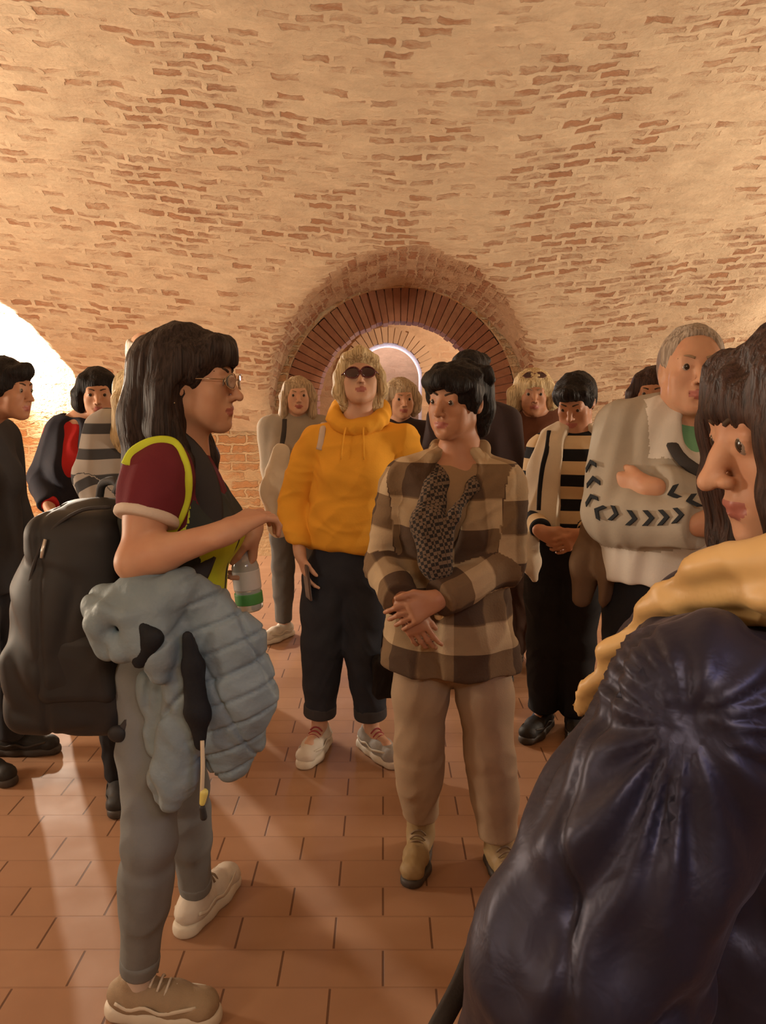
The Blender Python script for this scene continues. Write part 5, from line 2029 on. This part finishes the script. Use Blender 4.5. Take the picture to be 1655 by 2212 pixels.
def puffer():
    Y = .80
    hd = P(1760, 925, .76)
    X = hd[0]
    J = skeleton(X, Y, -116, 1.58)
    F, R = J['F'], J['R']
    J['hd'] = hd
    J['M'] = head_frame(dirv(-92, -14), 0.0)
    s = 1.0
    C = V(.385, .80, 1.255)
    J['nb'] = hd + V(.03, .02, -.17)
    J['ch'] = C + V(0.02, 0, -.12)
    J['wa'] = C + V(.03, 0, -.34)
    J['pe'] = C + V(.03, 0, -.46)
    J['shL'] = P(1510, 1530, .65)
    J['elL'] = P(1262, 2080, .62)
    J['wrL'] = J['elL'] + V(-.03, .07, -.23)
    J['shR'] = C + R * .165 - V(0, 0, .04)
    J['elR'] = J['shR'] + V(.05, .03, -.29)
    J['wrR'] = J['elR'] + V(-.02, .08, -.23)
    root = empty('person', (X, Y, 0), 'brown-haired person cut off by the picture edge, black puffer jacket and gold satin scarf', 'person', 'people standing in the cellar')
    hands = [dict(w=J['wrL'], d=V(-.6, .1, -.7), n=V(.2, .9, 0), t=V(-.6, -.2, .6)),
             dict(w=J['wrR'], d=V(-.6, -.1, -.7), n=V(.2, -.9, 0), t=V(-.6, .2, .6))]
    body(root, J, .004, M_SKIN, hands, sc=s)
    eyes(root, J['hd'], J['M'], s)
    brows(root, J['hd'], J['M'], s)
    # jacket
    S = Sculpt(.006)
    S.cone(J['nb'] - V(0, 0, .05), J['ch'], .070, .160, .06, n=F, s=1.15)
    S.cone(J['shR'], J['shL'], .072, .080, .06)
    S.cone(J['ch'], J['wa'], .185, .20, .05, n=F, s=1.15)
    S.cone(J['wa'], J['pe'] - V(0, 0, .10), .20, .20, .05, n=F, s=1.1)
    for nm in 'LR':
        a, e, w = J['sh' + nm], J['el' + nm], J['wr' + nm]
        S.chain([a, (a + e) / 2, e], [.084, .094, .100], .03)
        S.cone(e, e + (w - e) * .5, .100, .092, .03)
        S.cyl(e + (w - e) * .3, w, .094, .06, .02)
    S.half(V(0, 0, .62), V(0, 0, -1), .02)
    pit = P(1490, 1575, .56)

    def wr(v, n):
        q = v - pit
        r = np.linalg.norm(q, axis=1)
        # creases fanning out from where the sleeve gathers
        ex, ez = q[:, 0], q[:, 2]
        th = np.arctan2(ez, ex)
        fan = np.cos(th * 17 + 2.2 * np.sin(th * 3.1) + 14 * r) * .5 + .5
        fan2 = np.cos(th * 23 + 1.3) * .25
        near = np.exp(-(r / .15) ** 2) * (.25 + .75 / (1 + np.exp((ez - .015 - .25 * ex) / .02)))
        amp = np.minimum(r / .07, 1) * near * (np.abs(q[:, 1]) < .2)
        d = -.013 * (1 - fan) * amp + .004 * fan2 * amp - .012 * np.exp(-(r / .03) ** 2)
        w = noise3(v * V(1, 1, .8), 9, 5, 2)
        d += -.010 * np.exp(-(w / .16) ** 2) * .8 + .004 * noise3(v, 22, 8, 2)
        # long soft folds running down the sleeve
        a = q @ nrm(V(-.55, 0, -1.0))
        b = q @ nrm(V(1.0, 0, -.55))
        lane = (a > .02) & (a < .34)
        d += np.where(lane, -.009 * np.exp(-((b - .012 * np.sin(a * 20)) / .014) ** 2) * np.sin(np.clip((a - .02) / .32, 0, 1) * math.pi), 0)
        d += np.where(lane, -.008 * np.exp(-((b + .065 - .010 * np.sin(a * 16 + 1)) / .012) ** 2) * np.sin(np.clip((a - .02) / .32, 0, 1) * math.pi), 0)
        return d
    jk = build('puffer_jacket', S, M_PUFFER, root, wrinkle=wr)
    # seam over the shoulder
    # gold scarf lying over collar and chest
    S = Sculpt(.005)
    S.chain([P(1720, 1255, .64), P(1590, 1272, .68), P(1470, 1322, .74), P(1360, 1410, .79), P(1252, 1525, .83)], [.044, .038, .032, .024, .010], .02, n=V(.3, 1, .2), s=2.3)
    S.chain([P(1720, 1255, .64), J['nb'] + V(.07, .0, -.01), J['nb'] + V(.03, .08, -.01), P(1500, 1290, .90), P(1330, 1440, .86)], [.040, .035, .035, .028, .014], .02)
    pp = nrm(V(-.60, 0, .80))
    fl = folds(.004, 14, 14, (.3, 1, 1))
    build('satin_scarf', S, M_SATIN, root, wrinkle=lambda v, n: fl(v, n) + .0030 * np.cos(((v - P(1470, 1322, .74)) @ pp) * 190 + 9 * v[:, 0]))
    # dark strap hanging past the sleeve
    tube('strap', spline([P(1040, 2020, .74), P(1000, 2120, .73), P(950, 2215, .72), P(900, 2310, .72)], 12), .012, M_STRAP_GREY, root, 8, flat=.004, flat_n=V(0, -1, 0))
    trousers(root, J, M_BLACK_CLOTH, .012, top=.60)
    for nm in 'RL':
        shoe(root, J['an' + nm], J['ft' + nm], M_BLACK_NYLON, M_SOLE_DK, 1.0, .010)
    # hair
    c, M = J['hd'], J['M']
    S = Sculpt(.0045)

    def L(*p):
        return c + M @ V(*p)
    S.ell(L(0, -.026, .032), V(.088, .103, .088), M, .02)
    for q in (-1, 1):
        S.chain([L(q * .060, .045, .062), L(q * .080, .056, .010), L(q * .080, .062, -.05), L(q * .074, .066, -.11), L(q * .062, .078, -.160)], [.030, .027, .029, .030, .018], .02)
        S.chain([L(q * .085, .01, .0), L(q * .085, .005, -.08), L(q * .075, .0, -.16)], [.04, .04, .03], .02)
    S.chain([L(0, -.06, .02), L(0, -.07, -.10), L(0, -.04, -.17)], [.085, .080, .050], .03)
    S.chain([L(-.048, .056, .050), L(0, .070, .054), L(.048, .056, .050)], [.012, .012, .012], .02)
    S.chain([L(-.050, .066, .032), L(0, .080, .036), L(.050, .066, .032)], [.009, .008, .009], .02)
    S.ell(L(0, .116, -.062), V(.085, .044, .082), M, .010, 's')
    build('hair', S, H_BROWN, root, pat=hair_pat(c, M), wrinkle=strands(.0035, 60, 19)(c, M))
    return J, root


PUF, puf_root = puffer()

# ================================================================== things carried by the guide
J = GUIDE
# backpack
S = Sculpt(.006)
S.chain([P(212, 1180, 1.74), P(185, 1290, 1.74), P(185, 1400, 1.74)], [.115, .150, .155], .05)
S.box(P(205, 1310, 1.74), V(.105, .145, .235), None, .05, .05)
S.box(P(178, 1450, 1.74), V(.140, .145, .11), None, .05, .05)
S.cone(P(150, 1230, 1.62), P(120, 1440, 1.62), .04, .05, .05)


def bw(v, n):
    a = noise3(v * V(1, 1, .8), 7, 3, 2)
    d = -.006 * np.exp(-(a / .2) ** 2)
    q = v - P(150, 1300, 1.6)
    d += -.006 * np.exp(-((q[:, 0] + .055 + .12 * (q[:, 2]) ** 2) / .008) ** 2) * (q[:, 1] < .14)
    return d


bp = build('backpack', S, M_BLACK_NYLON, None, wrinkle=bw)
tag(bp, 'large black backpack on the back of the long-haired person in profile', 'backpack')
Sx = Sculpt(.005)
Sx.box(P(165, 1440, 1.60), V(.085, .030, .080), None, .025, .02)
build('side_pocket', Sx, M_BLACK_NYLON, bp, wrinkle=folds(.004, 14, 3))
tube('zip_line', spline([P(60, 1400, 1.60), P(62, 1270, 1.595), P(100, 1160, 1.60), P(170, 1105, 1.62), P(240, 1095, 1.63)], 24), .004, M_STRAP_GREY, bp, 6)
tube('zip_pull', [P(98, 1165, 1.59), P(92, 1190, 1.585), P(90, 1205, 1.585)], .004, plain('bright_zip_pull', (.7, .66, .6), .3, .6), bp, 6)
tube('carry_handle', spline([P(215, 1075, 1.80), P(222, 1045, 1.78), P(250, 1040, 1.74), P(262, 1070, 1.72)], 12), .010, M_STRAP_GREY, bp, 8)
for q, yy in ((1, 1.670), (-1, 1.84)):
    tube('shoulder_strap', spline([P(270, 1075, yy), P(318, 965, yy + .01), P(368, 950, yy), P(428, 1010, yy - .03 * q), P(452, 1110, yy - .035 * q), P(425, 1230, yy - .05 * q), P(340, 1370, yy - .04 * q)], 30), .030, M_STRAP_GREY, bp, 10, flat=.008, flat_n=V(0, 1, 0) if False else V(.25, -1, .1))
tube('loose_strap', spline([P(310, 1480, 1.60), P(290, 1540, 1.58), P(262, 1580, 1.58)], 10), .010, M_STRAP_GREY, bp, 8, flat=.004, flat_n=V(0, -1, 0))
Sx = Sculpt(.004)
Sx.ell(P(254, 1585, 1.58), V(.022, .012, .020), None, .01)
build('strap_buckle', Sx, M_BLACK_NYLON, bp)
tube('compression_strap', spline([P(22, 1485, 1.66), P(20, 1515, 1.66)], 4), .009, M_STRAP_GREY, bp, 8)

# pale blue quilted jacket hung over the forearm
def blue_mat():
    m, nt, b = new_mat('pale_blue_quilt')
    tc = node(nt, 'ShaderNodeTexCoord')
    nz = node(nt, 'ShaderNodeTexNoise', i_Scale=12.0, i_Detail=4.0)
    nt.links.new(tc.outputs['Object'], nz.inputs['Vector'])
    r = ramp(nt, nz.outputs['Fac'], [(0.3, (0.18, 0.24, 0.275)), (0.7, (0.22, 0.285, 0.32))])
    nt.links.new(r.outputs[0], b.inputs['Base Color'])
    b.inputs['Roughness'].default_value = 0.55
    b.inputs['Specular IOR Level'].default_value = 0.4
    n2 = node(nt, 'ShaderNodeTexNoise', i_Scale=45.0, i_Detail=3.0)
    nt.links.new(tc.outputs['Object'], n2.inputs['Vector'])
    bump(nt, b, n2.outputs['Fac'], 0.35, 0.008)
    return m


M_BLUE = blue_mat()
NC = V(0, 1, 0)
S = Sculpt(.005)
S.chain([P(225, 1310, 1.50), P(300, 1285, 1.49), P(390, 1280, 1.50), P(455, 1300, 1.52)], [.045, .050, .048, .040], .02)
S.chain([P(232, 1400, 1.47), P(215, 1350, 1.46), P(240, 1312, 1.45), P(285, 1325, 1.445), P(295, 1370, 1.445), P(265, 1405, 1.45), P(245, 1380, 1.45)], [.026, .030, .028, .028, .028, .026, .018], .008)
S.chain([P(330, 1320, 1.46), P(335, 1400, 1.45), P(345, 1455, 1.45)], [.045, .045, .022], .012, n=NC, s=1.3)
S.chain([P(350, 1320, 1.49), P(385, 1400, 1.49), P(392, 1500, 1.49)], [.055, .045, .040], .015, n=NC, s=1.3)
S.chain([P(440, 1310, 1.50), P(495, 1390, 1.50), P(510, 1500, 1.50), P(490, 1580, 1.51)], [.045, .072, .082, .070], .02, n=NC, s=1.9)
S.chain([P(520, 1400, 1.52), P(548, 1500, 1.53), P(530, 1590, 1.54)], [.045, .045, .040], .02, n=NC, s=1.5)
S.chain([P(500, 1600, 1.53), P(495, 1640, 1.53)], [.070, .050], .012, n=NC, s=1.6)
S.chain([P(395, 1480, 1.50), P(392, 1580, 1.50), P(372, 1680, 1.50), P(362, 1722, 1.50)], [.035, .048, .052, .034], .015, n=NC, s=1.5)
S.chain([P(345, 1480, 1.55), P(350, 1600, 1.55)], [.05, .04], .02, n=NC, s=1.4)


def quilt(v, n):
    e1, e2 = nrm(V(.95, 0, .42)), nrm(V(-.38, 0, .95))
    o = P(500, 1500, 1.5)
    q = v - o
    a, b = q @ e1, q @ e2
    right = 1 / (1 + np.exp(-(q[:, 0] + .075) / .008))
    g = np.abs(((b / .052) + 100) % 1.0 - .5) * 2          # 0 at the middle of a panel, 1 at the seam
    d = -.007 * np.exp(-((1 - g) / .14) ** 2)
    g2 = np.abs(((a + .012) / .105 + 100) % 1.0 - .5) * 2
    d2 = -.006 * np.exp(-((1 - g2) / .08) ** 2)
    cr = noise3(v * V(1, 1, .6), 13, 9, 2)
    c = -.008 * np.exp(-(cr / .18) ** 2) * (1 - .75 * right)
    return (d + d2) * right + c + .002 * noise3(v, 40, 2, 1)


bj = build('quilted_jacket', S, M_BLUE, None, wrinkle=quilt)
tag(bj, 'pale blue quilted jacket draped below the forearm of the person with the black backpack', 'jacket')
S = Sculpt(.005)
S.chain([P(405, 1375, 1.435), P(418, 1440, 1.44), P(425, 1540, 1.44), P(432, 1610, 1.445)], [.012, .020, .026, .012], .012, n=NC, s=1.6)
S.chain([P(300, 1345, 1.43), P(330, 1380, 1.42), P(300, 1430, 1.43)], [.010, .018, .014], .012, n=NC, s=1.4)
build('jacket_lining', S, cloth('dark_lining', (.012, .014, .018), .7), bj, wrinkle=folds(.003, 20, 6))['label'] = 'dark inner lining showing in the folds'
tube('drawcord', spline([P(437, 1600, 1.43), P(438, 1660, 1.42), P(436, 1715, 1.42)], 10), .0042, plain('cream_cord', (.62, .52, .36), .7), bj, 8)
Sx = Sculpt(.0025)
Sx.cone(P(441, 1712, 1.42), P(437, 1735, 1.42), .0085, .006, .004)
build('cord_toggle', Sx, plain('yellow_toggle', (.68, .60, .16), .5), bj)
Sx = Sculpt(.0025)
Sx.cone(P(437, 1745, 1.42), P(440, 1765, 1.42), .0065, .0075, .004)
build('cord_stop', Sx, M_BLACK_NYLON, bj)


# bottle held in the far hand
def lathe(name, prof, c, ax, mat, parent=None, seg=28):
    ax = nrm(ax)
    b1 = nrm(np.cross(ax, V(.3, 1, 0)))
    b2 = np.cross(ax, b1)
    v, f = [], []
    for r, z in prof:
        for k in range(seg):
            a = 2 * math.pi * k / seg
            v.append(c + ax * z + (b1 * math.cos(a) + b2 * math.sin(a)) * r)
    for i in range(len(prof) - 1):
        for k in range(seg):
            l = (k + 1) % seg
            f.append((i * seg + k, i * seg + l, (i + 1) * seg + l, (i + 1) * seg + k))
    f.append(tuple(range(seg))[::-1])
    f.append(tuple((len(prof) - 1) * seg + k for k in range(seg)))
    return mesh_obj(name, v, f, mat, parent)


bc = P(541, 1318, 1.91)
bax = P(524, 1180, 1.91) - bc
M_PLASTIC = plain('clear_plastic', (0.80, 0.84, 0.80), .12, 0, .5, None, 0.55)
bt = lathe('water_bottle', [(.026, .0), (.033, .006), (.0345, .02), (.0345, .045), (.032, .050), (.0345, .056), (.0345, .115), (.030, .130), (.018, .150), (.0135, .160), (.0135, .172)], bc, bax, M_PLASTIC)
tag(bt, 'clear plastic water bottle with a white and green wrapper, held by its neck', 'bottle')
lathe('bottle_label', [(.0352, .058), (.0354, .060), (.0354, .105), (.0352, .107)], bc, bax, plain('bottle_label_white', (.62, .60, .56), .5), bt)['label'] = 'white paper wrapper'
lathe('label_band', [(.0353, .020), (.0356, .022), (.0356, .046), (.0353, .048)], bc, bax, plain('bottle_label_green', (.08, .30, .07), .5), bt)['label'] = 'green wrapper band'
lathe('bottle_cap', [(.0150, .168), (.0155, .170), (.0155, .184), (.0150, .186)], bc, bax, plain('bottle_cap_white', (.7, .68, .62), .5), bt)

# phone in the hand of the mustard hoodie
hw = HOOD['wrR']
S = Sculpt(.0025)
Mp = np.stack([nrm(V(.35, -.9, 0)), nrm(V(.9, .35, .1)), V(0, 0, 1)], 1)
S.box(hw + V(.030, -.030, -.110), V(.036, .0045, .074), Mp, .004, .002)
ph = tag(build('phone', S, M_PHONE_CASE, None, sm=0), 'phone in a brown case held against the jeans below the mustard sleeve', 'phone')
S = Sculpt(.0025)
S.box(hw + V(.030, -.030, -.110) + Mp[:, 1] * .0042, V(.033, .0018, .070), Mp, .001, .001)
build('screen', S, M_PHONE, ph, sm=0)

# dark bag beside the mustard hoodie's left leg
S = Sculpt(.006)
bcn = P(846, 1462, 2.93)
S.box(bcn, V(.075, .045, .085), None, .03, .02)
bg = tag(build('bag', S, cloth('black_bag_cloth', (.016, .015, .018), .8), None, wrinkle=folds(.008, 16, 9)),
         'black cloth bag hanging beside the rolled jeans of the mustard hoodie', 'bag')
tube('bag_handle', spline([bcn + V(-.04, 0, .08), bcn + V(-.02, .01, .22), bcn + V(.06, .02, .30), bcn + V(.075, .03, .20), bcn + V(.05, 0, .08)], 14), .006, M_BLACK_CLOTH, bg, 6)

# floodlight in the left niche
fx = P(-4, 806, 6.86)
lamp = empty('floodlight', fx, 'glaring floodlight on a bracket in the left niche', 'lamp')
S = Sculpt(.006)
S.box(fx + V(0, .04, -.02), V(.085, .03, .065), None, .012, .006)
build('lamp_housing', S, plain('lamp_housing_grey', (.08, .08, .08), .4, .6), lamp, sm=0)
S = Sculpt(.006)
S.box(fx + V(0, -.001, -.005), V(.070, .010, .050), None, .004, .003)
build('lamp_lens', S, plain('lamp_lens_glow', (1, .95, .85), .3, 0, .5, ((1.0, .86, .66), 60.0)), lamp, sm=0)
tube('bracket', [fx + V(0, .06, -.06), fx + V(0, .10, -.10), fx + V(0, .13, -.10)], .012, M_STRAP_GREY, lamp)
